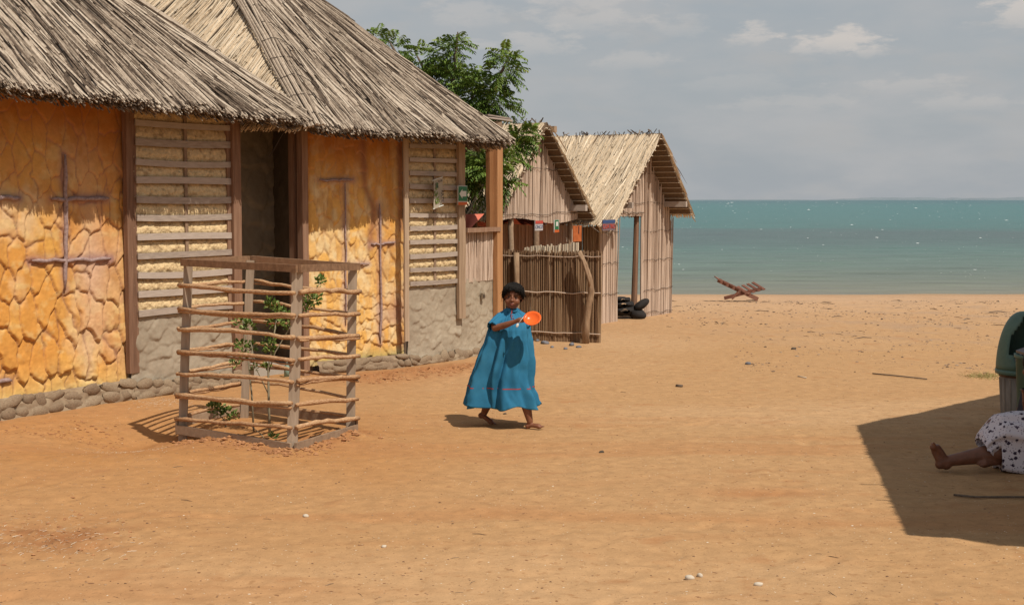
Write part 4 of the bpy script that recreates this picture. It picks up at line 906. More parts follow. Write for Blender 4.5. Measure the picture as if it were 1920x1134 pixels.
# ------------------------------------------------------------------ tree guard with saplings
F_, L_, R_, B_ = CG['F'], CG['L'], CG['R'], CG['B']
TG = thing('tree_guard', F_, 'slatted wooden tree guard of rough sticks on four grey posts around young saplings', 'tree guard')
topc = {'F': P(558, 503, F_.y + .02), 'L': P(353, 492, L_.y + .02), 'R': P(661, 500, R_.y + .02), 'B': P(470, 486, B_.y + .02)}
def gp(k, z):
    b = {'F': F_, 'L': L_, 'R': R_, 'B': B_}[k]; t = topc[k]; q = b + (t - b) * (z / t.z); q.z = z; return q
def zat(k, py):                                    # height on that corner post seen at pixel row py
    b = {'F': F_, 'L': L_, 'R': R_, 'B': B_}[k]; d = ray(960, py); return 1.8 + d.z * b.y / d.y
ctr = (F_ + L_ + R_ + B_) / 4
GPOST = mat('grey_post', [(.20, .145, .10), (.33, .25, .18), (.45, .35, .26)], (16, 16, 1.5), 2, wt=.3, wn=.7, bump=.4, bdist=.003)
for k, w in (('F', .074), ('L', .062), ('R', .066), ('B', .062)):
    s = MB(); d = (R_ - F_).normalized(); a = gp(k, -.12); b = gp(k, topc[k].z - .01); s.beam(a, b, w, w * .55, up=Vector((0, -1, 0)), seg=5, wob=.003); obj('corner_post', s, GPOST, TG)
out = {'FL': ((L_ - F_).normalized().cross(Vector((0, 0, 1)))), 'FR': ((R_ - F_).normalized().cross(Vector((0, 0, 1))))}
def outward(a, b):
    n = (b - a).cross(Vector((0, 0, 1))).normalized()
    return n if n.dot((a + b) / 2 - ctr) > 0 else -n
rows = {'F': (548, 591, 633, 674, 714, 756, 801), 'L': (536, 578, 616, 658, 699, 740, 784), 'R': (547, 588, 629, 667, 707, 748, 783)}
zr = {k: [zat(k, y) for y in v] for k, v in rows.items()}; zr['B'] = [a - .01 for a in zr['L']]
def rough(a, b, r, over, n, ti, wob=.0065):
    d = (b - a).normalized(); L = (b - a).length; k = 11; s = MB(); pts = []; rad = []; ph = R.uniform(0, 6); bow = R.uniform(-.012, .014)
    for j in range(k):
        t = j / (k - 1); q = a - d * over[0] + d * ((L + over[0] + over[1]) * t)
        pts.append(q + n * (.006 * math.sin(ph + t * 7)) + Vector((0, 0, bow * math.sin(math.pi * t) + wob * math.sin(ph + t * R.uniform(4, 6)) + R.gauss(0, .0025)))); rad.append(r * R.uniform(.82, 1.15) * (.9 if j in (0, k - 1) else 1))
    s.tube(pts, rad, 8, ti, flat=.85); return s
for i in range(7):
    for a, b, w in (('L', 'F', 0), ('F', 'R', 0), ('L', 'B', 1), ('B', 'R', 1)):
        pa, pb = gp(a, zr[a][i]), gp(b, zr[b][i]); n = outward(F_ if a == 'F' else gp(a, 0), gp(b, 0)); o = .045
        ov = (.04 if a == 'L' else .03, .03)
        r = R.uniform(.0175, .0225) if not w else R.uniform(.014, .018)
        obj('stick', rough(pa + n * o, pb + n * o, r, ov, n, R.uniform(.35, .85)), STICK, TG, True)
        if R.random() < .3: obj('stick', rough(pa + n * o - Vector((0, 0, r * 1.15)), pb + n * o - Vector((0, 0, r * 1.05)), r * .55, ov, n, R.uniform(.1, .6)), STICK, TG, True)
tF, tL, tR, tB = [topc[k] for k in 'FLRB']
TOPB = mat('warm_board', [(.14, .075, .04), (.30, .175, .10), (.42, .27, .165)], (4, 4, 4), 6, wt=.5, wn=.5, bump=.4, bdist=.003)
for a, b in ((tL, tF), (tF, tR), (tL, tB), (tB, tR)):
    n = outward(a, b); d = (b - a).normalized(); s = MB(); s.beam(a + n * .038 - d * .035, b + n * .038 + d * .035, .022, .053, seg=4, wob=.002, tint=R.random()); obj('top_board', s, TOPB, TG)
for a, b in (('L', 'F'), ('F', 'R'), ('L', 'B'), ('B', 'R')):
    z = .035 if 'F' in (a, b) else .08; pa, pb = gp(a, z), gp(b, z); n = outward(pa, pb); d = (pb - pa).normalized(); s = MB(); s.beam(pa + n * .042 - d * .03, pb + n * .042 + d * .03, .02, .068, seg=4, wob=.002, tint=.9 if a == 'L' else .5); obj('bottom_board', s, BOARD, TG)
SLEAF = mat('sapling_leaf', [(.03, .06, .012), (.075, .13, .022), (.15, .21, .045), (.26, .30, .10)], ns=6, wt=.8, wn=.2, bump=0, rough=.5)
STEM = mat('sapling_stem', [(.20, .17, .11), (.36, .32, .22)], ns=10, wt=.3, bump=.3)
def leafball(s, c, r, n, sc=1.0):
    for i in range(n):
        v = Vector((rn.gauss(0, 1), rn.gauss(0, 1), rn.gauss(0, 1))).normalized() * r * rn.random() ** .5
        q = c + v; d = (v + Vector((rn.gauss(0, .02), rn.gauss(0, .02), rn.uniform(0, .04)))).normalized(); w = d.cross(Vector((rn.gauss(0, 1), rn.gauss(0, 1), rn.gauss(0, 1)))).normalized()
        l = rn.uniform(.022, .036) * sc; f = d.cross(w) * l * .15; b = len(s.V); tt = rn.uniform(.15, 1)
        s.V += [q, q + d * l * .35 + w * l * .26 + f, q + d * l * .8 + w * l * .2 + f, q + d * l, q + d * l * .8 - w * l * .2 + f, q + d * l * .35 - w * l * .26 + f, q + d * l * .5]; s.T += [tt] * 7
        s.F += [(b, b + 1, b + 6), (b + 1, b + 2, b + 6), (b + 2, b + 3, b + 6), (b + 3, b + 4, b + 6), (b + 4, b + 5, b + 6), (b + 5, b, b + 6)]
def plant(base, stems, balls, label):
    t = thing('sapling', base, label, 'sapling', 'saplings inside the tree guard')
    for pts, r in stems: s = MB(); s.tube(pts, [r * (1 - .55 * i / (len(pts) - 1)) for i in range(len(pts))], 6, .6); obj('stem', s, STEM, t, True)
    s = MB()
    for c, r, n in balls: leafball(s, c, r * .95, int(n * 1.15), 1.12)
    obj('leaves', s, SLEAF, t)
Yc = ctr.y
pp = lambda x, y, dy=0: P(x, y, Yc + dy)
plant(Vector((pp(505, 815).x, Yc, 0)), [([pp(506, 822), pp(504, 760), pp(503, 690), pp(512, 640), pp(518, 600)], .011), ([pp(503, 700), pp(516, 660), pp(545, 612), pp(572, 575), pp(600, 530)], .006), ([pp(504, 740), pp(480, 690), pp(470, 640)], .005)],
      [(pp(506, 570), .05, 60), (pp(512, 600), .055, 60), (pp(503, 640), .055, 60), (pp(508, 655), .05, 40), (pp(540, 600), .06, 60), (pp(586, 560), .07, 90), (pp(600, 527), .035, 35), (pp(575, 575), .05, 50), (pp(500, 685), .03, 20), (pp(522, 583), .05, 45)], 'tallest leafy sapling in the tree guard, one branch poking out to the right')
plant(Vector((pp(468, 800, .1).x, Yc + .1, 0)), [([pp(476, 815, .1), pp(472, 740, .1), pp(466, 680, .1), pp(460, 630, .1), pp(455, 600, .1)], .008)],
      [(pp(452, 602, .1), .05, 50), (pp(466, 612, .1), .05, 45), (pp(452, 645, .1), .04, 35), (pp(470, 650, .1), .045, 40), (pp(440, 680, .1), .035, 25), (pp(455, 668, .1), .04, 25), (pp(475, 690, .1), .03, 15)], 'sapling with yellow-green leaf tufts near the left rear post of the tree guard')
plant(pp(420, 800, -.1) * 1.0, [([pp(424, 800, -.1), pp(418, 784, -.1), pp(404, 770, -.1)], .006)], [(pp(408, 766, -.1), .055, 60), (pp(422, 772, -.1), .05, 50), (pp(440, 778, -.1), .035, 25), (pp(398, 758, -.1), .03, 20)], 'low bushy seedling near the ground in the left corner of the tree guard')
plant(pp(510, 830, -.35), [([pp(500, 828, -.3), pp(488, 812, -.3), pp(470, 798, -.3)], .005)], [(pp(512, 818, -.3), .028, 16)], 'bent bare stem with a few leaves at the foot of the tree guard front')
# small bottle by the doorstep
q = G(538, 706); BT = thing('bottle', q, 'small pale bottle standing by the doorway behind the tree guard', 'bottle')
s = MB(); s.tube([q, q + Vector((0, 0, .10)), q + Vector((0, 0, .13)), q + Vector((0, 0, .15))], [.03, .03, .012, .012], 10); obj('glass_body', s, flat('bottle_green', (.25, .36, .30), .3), BT, True)
s = MB(); s.tube([q + Vector((0, 0, .15)), q + Vector((0, 0, .175))], .014, 10); obj('cap', s, WHITE, BT, True)

# ------------------------------------------------------------------ people
def skin_mat(name, c):
    m = mat(name, [tuple(q * .72 for q in c), c, tuple(min(1, q * 1.2) for q in c)], ns=16, wt=0, wn=1, bump=.15, bdist=.002, rough=.5, spec=.35); return m
SKIN = skin_mat('skin', (.20, .078, .040)); SKINSHADE = skin_mat('skin_shaded', (.17, .068, .037))  # second skin is darkened for the shade the seated figures are in
HAIR = mat('black_hair', [(.004, .0035, .003), (.013, .010, .008)], (3, 3, 20), 12, wt=.6, bump=.3, rough=.6, spec=.15)
EYEW = flat('eye_white', (.17, .12, .10), .4); EYEB = flat('eye_dark', (.012, .008, .006), .2); LIP = flat('lips', (.26, .085, .06), .5)
def body(name, s, m, parent, vox=.005, it=6):
    o = obj(name, s, m, parent, True); r = o.modifiers.new('remesh', 'REMESH'); r.mode = 'VOXEL'; r.voxel_size = vox; r.use_smooth_shade = True
    sm = o.modifiers.new('smooth', 'SMOOTH'); sm.factor = .5; sm.iterations = it; return o
def face(s, c, k, M):
    """head of height .2*k built in its own frame (x right, -y forward, z up) about c"""
    V = lambda x, y, z: c + M @ (Vector((x, y, z)) * k)
    e = lambda x, y, z, a, b, d: s.ell(V(x, y, z), (a * k, b * k, d * k), 18, 12, M)
    e(0, .012, .028, .073, .086, .074); e(0, -.012, -.03, .058, .066, .066); e(0, -.030, -.072, .030, .030, .022); e(-.033, -.042, -.035, .026, .028, .028); e(.033, -.042, -.035, .026, .028, .028)
    e(0, -.050, .02, .050, .026, .022); e(0, -.084, -.028, .013, .014, .011); e(0, -.076, -.010, .008, .012, .022); e(-.011, -.077, -.031, .008, .009, .007); e(.011, -.077, -.031, .008, .009, .007)
    e(0, -.073, -.052, .020, .011, .007); e(0, -.071, -.061, .017, .011, .007); e(-.073, .012, -.012, .010, .018, .026); e(.073, .012, -.012, .010, .018, .026)
def face_bits(p, c, k, M):
    V = lambda x, y, z: c + M @ (Vector((x, y, z)) * k)
    for sg in (-1, 1):
        s = MB(); s.ell(V(sg * .029, -.0655, -.004), (.0115 * k, .0075 * k, .0038 * k), 10, 6, M); obj('eye', s, EYEW, p, True)
        s = MB(); s.ell(V(sg * .029, -.0715, -.004), (.0062 * k, .0032 * k, .0042 * k), 8, 6, M); obj('iris', s, EYEB, p, True)
        s = MB(); s.tube([V(sg * .013, -.0745, .014), V(sg * .03, -.0735, .019), V(sg * .046, -.063, .014)], [.0022 * k, .003 * k, .0018 * k], 5, .3); obj('eyebrow', s, HAIR, p)
        s = MB(); s.tube([V(sg * .015, -.071, .002), V(sg * .029, -.0735, .005), V(sg * .044, -.064, .001)], [.0012 * k, .002 * k, .0012 * k], 4, .1); obj('eyelid', s, HAIR, p)
    s = MB(); s.tube([V(-.019, -.0755, -.055), V(-.008, -.0835, -.0525), V(0, -.0845, -.054), V(.008, -.0835, -.0525), V(.019, -.0755, -.055)], [.001 * k, .004 * k, .0045 * k, .004 * k, .001 * k], 6); s.tube([V(-.015, -.076, -.060), V(0, -.083, -.063), V(.015, -.076, -.060)], [.001 * k, .0055 * k, .001 * k], 6); obj('lips', s, LIP, p, True)
def finger(s, p, dirs, ls, r):
    pts = [p]; rad = [r]
    for i, (d, l) in enumerate(zip(dirs, ls)): pts.append(pts[-1] + d.normalized() * l); rad.append(r * (1 - .12 * (i + 1)))
    s.tube(pts, rad, 8, .5); [s.ell(q, (a, a, a), 8, 6) for q, a in zip(pts, rad)]
def foot(s, heel, toe, w, k, up=Vector((0, 0, 1)), toes=True):
    d = (toe - heel).normalized(); sd = d.cross(up).normalized(); L = (toe - heel).length; u = sd.cross(d)
    s.tube([heel - d * .01 * k + u * .022 * k, heel + d * L * .25 + u * .024 * k, heel + d * L * .5 + u * .02 * k, heel + d * L * .76 + u * .012 * k], [w * .42, w * .40, w * .42, w * .46], 12, .5, flat=.85, up=u)
    s.ell(heel + u * .02 * k, (w * .45, w * .45, w * .45)); s.ell(heel + d * L * .74 + u * .010 * k, (w * .5, w * .5, w * .28))
    if toes:
        for i in range(5):
            x = (i - 2) / 2.0; q = heel + d * (L * .78) + sd * (x * w * .42) + u * (.009 * k); finger(s, q, [d + sd * x * .12, d - u * .2], [L * (.15 - .025 * i), L * .06], w * (.125 if i == 0 else .092))

# --- girl in the blue dress, walking
O = G(955, 799); O.z = gzs(O.x, O.y)
GL = thing('person', O, 'barefoot girl in a long loose blue dress walking across the sand with an orange plate', 'person')
V = lambda x, y, z: O + Vector((x, y, z))
s = MB()
s.limb([V(0, .01, .50), V(.01, .01, .62), V(.015, .01, .74), V(.015, .01, .83)], [.085, .078, .088, .075])
s.limb([V(-.075, .015, .865), V(.015, .015, .875), V(.105, .015, .855)], [.036, .045, .036]); s.limb([V(.018, .012, .87), V(.024, .0, .975)], [.036, .031])
HM = Matrix.Rotation(math.radians(4), 3, 'Y') @ Matrix.Rotation(math.radians(-3), 3, 'X') @ Matrix.Rotation(math.radians(-5), 3, 'Z')
HC = V(.030, -.012, 1.038); face(s, HC, 1.0, HM)
s.limb([V(.055, -.02, .50), V(.11, -.09, .31), V(.130, -.105, .20), V(.163, -.115, .06)], [.062, .045, .043, .025]); s.ell(V(.122, -.085, .22), (.036, .04, .065))
foot(s, V(.150, -.110, .004), V(.268, -.165, .018), .052, 1.0, Vector((0, 0, 1)))
s.limb([V(-.055, .03, .50), V(-.13, .07, .31), V(-.165, .10, .20), V(-.205, .135, .085)], [.062, .045, .043, .026]); s.ell(V(-.165, .115, .21), (.036, .04, .06))
foot(s, V(-.235, .135, .052), V(-.120, .065, .000), .054, 1.0, Vector((.35, -.2, 1)))
s.limb([V(-.09, .0, .862), V(-.115, -.06, .825), V(-.112, -.115, .800)], [.036, .031, .027]); s.limb([V(-.112, -.115, .800), V(-.03, -.170, .828), V(.050, -.215, .862)], [.027, .026, .0175])
s.limb([V(.050, -.215, .862), V(.082, -.232, .876)], [.018, .019]); s.ell(V(.075, -.230, .872), (.026, .014, .020), 12, 8, Matrix.Rotation(math.radians(-22), 3, 'Y'))
PLC = V(.180, -.268, .880); PN = Vector((-.12, -.72, .68)).normalized(); PR = .070
hx = Vector((1, -.12, .28)).normalized(); hz = Vector((-.25, .1, 1)).normalized()
for i in range(4):                                  # fingers over the rim, thumb underneath
    q = V(.092, -.238, .872) + hz * ((1.5 - i) * .0105); finger(s, q, [hx + Vector((0, -.35, .1)), hx + Vector((0, -.3, -.15)), hx + Vector((0, .25, -.5))], [(.017, .019, .018, .014)[i], .012, .009], .0062)
finger(s, V(.070, -.236, .862), [Vector((.75, -.5, -.25)), Vector((1, -.15, .0)), Vector((1, .1, .15))], [.018, .016, .012], .0068)
s.limb([V(.115, .01, .85), V(.155, .03, .70), V(.13, -.03, .57)], [.036, .03, .019]); s.ell(V(.125, -.045, .54), (.02, .012, .03))
body('body', s, SKIN, GL, .0042, 5)
face_bits(GL, HC, 1.0, HM)
# hair: cap following the skull with a ragged fringe, plus loose locks
s = MB()
def cap(a, b):
    th = 2 * math.pi * a; ph = b * (math.radians(120) - math.radians(44) * max(0, -math.sin(th)) ** .9 + .10 * math.sin(th * 9)); r = 1 + .09 * mn.noise(Vector((math.cos(th) * 3, math.sin(th) * 3, b * 4))) + .03 * math.sin(th * 13) * b
    return HC + HM @ Vector((math.sin(ph) * math.cos(th) * .083 * r, .012 + math.sin(ph) * math.sin(th) * .096 * r, .028 + math.cos(ph) * .083 * r))
s.grid(cap, 60, 22, wrap=True)
rn = random.Random(5)
for i in range(900):
    th = rn.uniform(0, 2 * math.pi); f = max(0, -math.sin(th)); p0 = rn.uniform(.0, .75); pe = math.radians(rn.uniform(112, 140)) - math.radians(54) * f ** 1.1 + rn.gauss(0, .10)
    pts = []
    for j in range(5):
        ph = p0 + (pe - p0) * j / 4; r = 1.02 + .05 * rn.random() + .09 * (j / 4) ** 2 * rn.random() * (1 - .7 * f); t2 = th + .12 * math.sin(j + i)
        pts.append(HC + HM @ Vector((math.sin(ph) * math.cos(t2) * .083 * r, .012 + math.sin(ph) * math.sin(t2) * .096 * r, .028 + math.cos(ph) * .084 * r)))
    if rn.random() < .14: pts[-1] += Vector((rn.gauss(0, .014), 0, rn.gauss(.004, .012)))
    s.tube(pts, [.002, .003, .003, .0024, .0008], 3, rn.random())
obj('hair', s, HAIR, GL, True)
# dress
DRESS = mat('blue_cotton', [(.018, .115, .215), (.028, .155, .275), (.042, .19, .315)], ns=3.5, wt=0, wn=1, bump=.25, bdist=.003, rough=.85, spec=.12, bscale=150)
rings = [(.942, .021, .044, .042, .008), (.925, .020, .060, .05, .008), (.900, .018, .105, .064, .01), (.870, .014, .140, .084, .004), (.82, .004, .152, .102, -.01), (.78, .0, .158, .112, -.018), (.70, -.012, .178, .128, -.02), (.55, -.036, .206, .145, -.01), (.40, -.066, .228, .160, .0), (.30, -.072, .246, .170, .005), (.165, -.060, .288, .185, .01)]
def dp(a, t, off=0.0):
    x = t * (len(rings) - 1); i = min(int(x), len(rings) - 2); f = x - i; f2 = f * f * (3 - 2 * f) if False else f
    z, xc, hw, hd, yc = [rings[i][q] * (1 - f2) + rings[i + 1][q] * f2 for q in range(5)]
    th = 2 * math.pi * a; lo = max(0, (.86 - z) / .70)
    fo = math.sin(7 * th + 1.2 * math.sin(lo * 3)) * .5 + math.sin(11 * th + 2.1 + lo * 1.5) * .32 + math.sin(17 * th + .7 + lo) * .18
    fo = math.copysign(abs(fo) ** .8, fo)
    am = .010 + .046 * lo ** .9 + .010 * lo * mn.noise(Vector((math.cos(th) * 2, z * 3, 8)))
    front = max(0, -math.sin(th)); notch = -.10 * lo * math.exp(-((math.cos(th) - .02 + .22 * lo) / .13) ** 2) * front + .05 * lo * math.exp(-((math.cos(th) - .42) / .22) ** 2) * front - .05 * lo * math.exp(-((math.cos(th) + .52 - .2 * lo) / .12) ** 2) * front
    kick = .05 * max(0, lo - .55) * math.exp(-((math.cos(th) - .62) / .3) ** 2) * front * 2
    wr = .010 * mn.noise(Vector((math.cos(th) * 5 + z * 3, math.sin(th) * 5, z * 8))) + .006 * mn.noise(Vector((math.cos(th) * 12, math.sin(th) * 12, z * 14))) + .008 * mn.noise(Vector((math.cos(th) * 2.5 + z * 4, math.sin(th) * 3, z * 5 + 4)))
    k = 1 + (am * fo + notch + kick + wr + off) / ((hw + hd) * .5)
    if z < .36: k += .03 * math.sin(23 * th) * (.36 - z) / .2
    zz = z + (.014 * math.sin(5 * th + 1) + .008 * math.sin(9 * th)) * max(0, lo - .8) * 5
    return V(xc + math.cos(th) * hw * k, yc + math.sin(th) * hd * k, zz)
s = MB(); s.grid(lambda a, b: dp(a, b), 180, 120, wrap=True)
def sleeve(c0, c1, r0, r1, nrm, ph):
    d = (c1 - c0).normalized(); u = Vector((0, 0, 1)); sd = d.cross(u).normalized(); w = sd.cross(d)
    def f(a, b):
        th = 2 * math.pi * a; r = r0 + (r1 - r0) * b + .0045 * math.sin(5 * th + ph + b * 3) * b + .003 * math.sin(9 * th + b * 5); return c0.lerp(c1, b) + sd * (math.cos(th) * r * .9) + w * (math.sin(th) * r) - Vector((0, 0, .012 * b * b))
    s.grid(f, 40, 14, wrap=True)
    s.grid(lambda a, b: f(a, 1 - .12 * b) * .0 + c0.lerp(c1, 1 - .12 * b) + sd * (math.cos(2 * math.pi * a) * (r1 - .006) * .9) + w * (math.sin(2 * math.pi * a) * (r1 - .006)) - Vector((0, 0, .012)), 40, 3, wrap=True)
sleeve(V(-.055, .005, .872), V(-.128, -.105, .805), .050, .056, None, 1); sleeve(V(.06, .01, .865), V(.150, -.01, .80), .05, .06, None, 2)
for sg in (-1, 1):                                  # little stand collar points
    s.grid(lambda a, b: V(.021 + sg * (.006 + .042 * math.sin(a * 1.9)), .004 - .048 * math.cos(a * 1.9) - .010 * b, .948 - .030 * b + .006 * a), 10, 3)
do = obj('dress', s, DRESS, GL, True); so_ = do.modifiers.new('solid', 'SOLIDIFY'); so_.thickness = .0025; so_.offset = -1
RED = flat('red_ribbon', (.36, .05, .04), .8)
tb = (len(rings) - 2 - .28) / (len(rings) - 1); s = MB(); k = 180
s.grid(lambda a, b: dp(a, tb + .008 * b, .0042), k, 2, wrap=True); obj('red_ribbon', s, RED, GL, True)
s = MB(); s.tube([V(.021, -.058, .935), V(.014, -.080, .905), V(.018, -.094, .870)], .0028, 5); obj('neck_piping', s, RED, GL)
for j in range(3): s = MB(); s.ell(V(.02 + .006 * j, -.090 + .002 * j, .915 - .02 * j), (.005, .003, .005), 8, 6); obj('button', s, RED, GL, True)
# plate and spoon, held
PLM = flat('orange_plastic', (.80, .13, .02), .25)
PL = thing('plate', PLC, 'small glossy orange plastic plate held up in the girl\'s hand', 'plate'); pu = PN.cross(Vector((0, 0, 1))).normalized(); pv = PN.cross(pu); s = MB()
prof = [(0, 0), (.60, .0), (.74, .012), (.97, .020), (1.0, .018), (.97, .014), (.75, .004), (.6, -.006), (0, -.006)]
s.grid(lambda a, b: PLC + (pu * math.cos(2 * math.pi * a) + pv * math.sin(2 * math.pi * a)) * (PR * prof[int(round(b * 8))][0]) + PN * prof[int(round(b * 8))][1], 40, 8, wrap=True); obj('dish', s, PLM, PL, True)
SPN = flat('white_plastic', (.72, .70, .64), .35); q = V(.085, -.250, .868)
SP = thing('spoon', q, 'white plastic spoon hanging down from the girl\'s fingers', 'spoon')
s = MB(); s.tube([q + Vector((.026, 0, .030)), q + Vector((.01, -.004, .012)), q + Vector((-.012, -.006, -.018))], .003, 6); obj('handle', s, SPN, SP, True)
s = MB(); s.ell(q + Vector((-.022, -.008, -.034)), (.0105, .005, .017), 12, 8, Matrix.Rotation(math.radians(20), 3, 'Y')); obj('bowl', s, SPN, SP, True)

# --- woman sitting in the shade, legs out to the left
WO = G(1900, 882); WO.z = 0; px1 = WO.y / FPX
WX = lambda px, py, y=0: P(px, py, WO.y + y)
WM = thing('person', (WX(2040, 880).x, WO.y, 0), 'seated woman in a white dark-starred skirt, bare legs stretched out in the shade', 'person')
hip = Vector((WX(2035, 800).x, WO.y + .03, .13)); s = MB(); D = lambda x, y, z: Vector((x, y, z))
s.limb([hip, hip + D(.03, .0, .2), hip + D(.04, 0, .42)], [.135, .115, .13]); s.limb([hip + D(.04, -.15, .47), hip + D(.04, 0, .50), hip + D(.04, .15, .47)], [.05, .06, .05]); s.limb([hip + D(.04, 0, .5), hip + D(.02, 0, .6)], [.05, .046])
HM2 = Matrix.Rotation(math.radians(-70), 3, 'Z'); HC2 = hip + D(.0, 0, .69); face(s, HC2, 1.12, HM2)
an = WX(1764, 866, -.03); kn = WX(1880, 846, -.02)
s.limb([hip + D(-.02, -.07, .0), kn, kn.lerp(an, .35), an], [.09, .062, .058, .032])
hb = an + D(-.005, 0, -.015); s.limb([an, hb], [.032, .034]); fd = Vector((-.16, 0, 1)).normalized()
s.limb([an, WX(1760, 858, -.03), WX(1752, 846, -.03)], [.032, .028, .022]); foot(s, WX(1768, 874, -.03), WX(1744, 832, -.03) + D(0, 0, .015), .078, 1.3, Vector((1, 0, .25)))
kn2 = WX(1866, 800, .05); an2 = WX(1866, 862, -.0)
s.limb([hip + D(-.02, .08, .02), kn2, an2], [.088, .064, .037]); foot(s, WX(1880, 872, 0) , WX(1832, 874, -.10) , .075, 1.25)
s.limb([hip + D(.04, -.16, .46), hip + D(-.02, -.21, .24), hip + D(-.20, -.16, .14)], [.045, .038, .025]); s.ell(hip + D(-.24, -.16, .13), (.045, .035, .018))
for i in range(4): finger(s, hip + D(-.26, -.18 + .016 * i, .13), [D(-1, 0, -.1), D(-1, 0, -.5), D(-.6, 0, -1)], [.03, .022, .016], .008)
finger(s, hip + D(-.235, -.125, .13), [D(-.6, .6, 0), D(-1, .2, -.3)], [.03, .024], .009)
s.limb([hip + D(.04, .16, .46), hip + D(.0, .22, .22), hip + D(-.18, .12, .16)], [.045, .038, .025]); s.ell(hip + D(-.21, .11, .15), (.04, .032, .018))
body('body', s, SKINSHADE, WM, .007, 6); face_bits(WM, HC2, 1.12, HM2)
s = MB()
s.grid(lambda a, b: HC2 + HM2 @ Vector((math.sin(b * 1.95) * math.cos(6.283 * a) * .095, .02 + math.sin(b * 1.95) * math.sin(6.283 * a) * .11, .04 + math.cos(b * 1.95) * .095)) + (HM2 @ Vector((0, .05, 0))) * b, 30, 12, wrap=True); s.ell(HC2 + HM2 @ Vector((0, .13, .05)), (.05, .05, .05)); obj('hair', s, HAIR, WM, True)
def star_cloth():
    m = bpy.data.materials.new('star_print'); m.use_nodes = True; nt = m.node_tree; N = nt.nodes.new; L = nt.links.new; bs = nt.nodes['Principled BSDF']; bs.inputs['Roughness'].default_value = .9; bs.inputs['Specular IOR Level'].default_value = .1
    tc = N('ShaderNodeTexCoord'); mp = N('ShaderNodeMapping'); mp.inputs['Rotation'].default_value = (.3, .2, .4); L(tc.outputs['Object'], mp.inputs[0]); src = None
    base = (.62, .57, .60, 1); cur = None
    for sc, th, colr in ((26, .33, (.045, .03, .05, 1)), (60, .24, (.16, .12, .17, 1))):
        v = N('ShaderNodeTexVoronoi'); v.inputs['Scale'].default_value = sc; v.inputs['Randomness'].default_value = .75; L(mp.outputs[0], v.inputs['Vector'])
        n = N('ShaderNodeTexNoise'); n.inputs['Scale'].default_value = sc * 4; n.inputs['Detail'].default_value = 1; L(mp.outputs[0], n.inputs['Vector'])
        a = N('ShaderNodeMath'); a.operation = 'MULTIPLY_ADD'; L(n.outputs['Fac'], a.inputs[0]); a.inputs[1].default_value = .42; L(v.outputs['Distance'], a.inputs[2])
        r = N('ShaderNodeMapRange'); r.inputs['From Min'].default_value = th + .22; r.inputs['From Max'].default_value = th + .16; L(a.outputs[0], r.inputs['Value'])
        x = N('ShaderNodeMix'); x.data_type = 'RGBA'; L(r.outputs[0], x.inputs[0])
        if cur is None: x.inputs[6].default_value = base
        else: L(cur, x.inputs[6])
        x.inputs[7].default_value = colr; cur = x.outputs[2]
    L(cur, bs.inputs['Base Color']); return m
s = MB(); KA = kn2 + D(0, 0, .075)
prof = [(hip + D(.10, .0, .06), .20, .19), (hip + D(-.05, .0, .03), .20, .20), (hip.lerp(kn2, .4) + D(0, -.03, .03), .19, .17), (hip.lerp(kn2, .75) + D(0, -.03, .0), .17, .15), (kn2 + D(.015, -.03, -.03), .145, .12), (kn2 + D(-.045, -.03, -.065), .125, .085), (kn2 + D(-.085, -.03, -.105), .12, .07), (kn2 + D(-.095, -.03, -.135), .118, .06)]
def sk(a, b):
    x = b * (len(prof) - 1); i = min(int(x), len(prof) - 2); f = x - i; c = prof[i][0].lerp(prof[i + 1][0], f); ry = prof[i][1] * (1 - f) + prof[i + 1][1] * f; rz = prof[i][2] * (1 - f) + prof[i + 1][2] * f
    th = 2 * math.pi * a; dn = max(0, -math.sin(th)); k = 1 + .05 * math.sin(6 * th + b * 5) + .035 * math.sin(11 * th + b * 9)
    z = c.z + math.sin(th) * rz * k; bot = .012 + .012 * math.sin(a * 40 + b * 12) if b < .66 else -1
    if dn > .25 and b < .66: z = z + (bot - z) * min(1, (dn - .25) / .4)
    tilt = -.02 * math.sin(th) * b
    return Vector((c.x + tilt + .05 * dn * b, c.y + math.cos(th) * ry * k, max(z, bot)))
s.grid(sk, 90, 60, wrap=True); q = obj('skirt', s, star_cloth(), WM, True); m_ = q.modifiers.new('solid', 'SOLIDIFY'); m_.thickness = .003
s = MB(); s.grid(lambda a, b: hip + D(.03 * b + .01, 0, .05 + .42 * b) + Vector((math.cos(6.283 * a) * (.15 - .01 * b), math.sin(6.283 * a) * (.165 + .01 * math.sin(b * 3)), 0)), 40, 14, wrap=True); obj('shirt', s, mat('dark_shirt', [(.03, .025, .035), (.06, .05, .06)], ns=8, wt=0, wn=1), WM, True)

# --- second person crouched behind, mostly outside the picture
KX = WX(1936, 800, .50); K0 = Vector((KX.x, KX.y, 0))
KD = thing('person', K0, 'child in dark clothes with a white sleeve band, beside the bins at the edge', 'person')
s = MB(); K = lambda x, y, z: K0 + Vector((x, y, z)); s.limb([K(.05, 0, .12), K(.04, 0, .3), K(.03, 0, .44)], [.11, .10, .10]); s.limb([K(.03, -.1, .46), K(.03, .1, .46)], [.04, .04]); s.limb([K(.03, 0, .46), K(.01, 0, .55)], [.04, .036])
HC3 = K(.0, 0, .635); HM3 = Matrix.Rotation(math.radians(-60), 3, 'Z'); face(s, HC3, .98, HM3)
s.limb([K(.02, -.08, .12), K(-.16, -.12, .14), K(-.14, -.2, .04)], [.065, .05, .03]); s.limb([K(.02, .08, .12), K(-.15, .1, .14), K(-.13, .18, .04)], [.065, .05, .03])
s.limb([K(.02, -.12, .45), K(-.09, -.15, .28), K(-.12, -.17, .42)], [.035, .03, .02]); s.ell(K(-.125, -.17, .45), (.014, .022, .03))
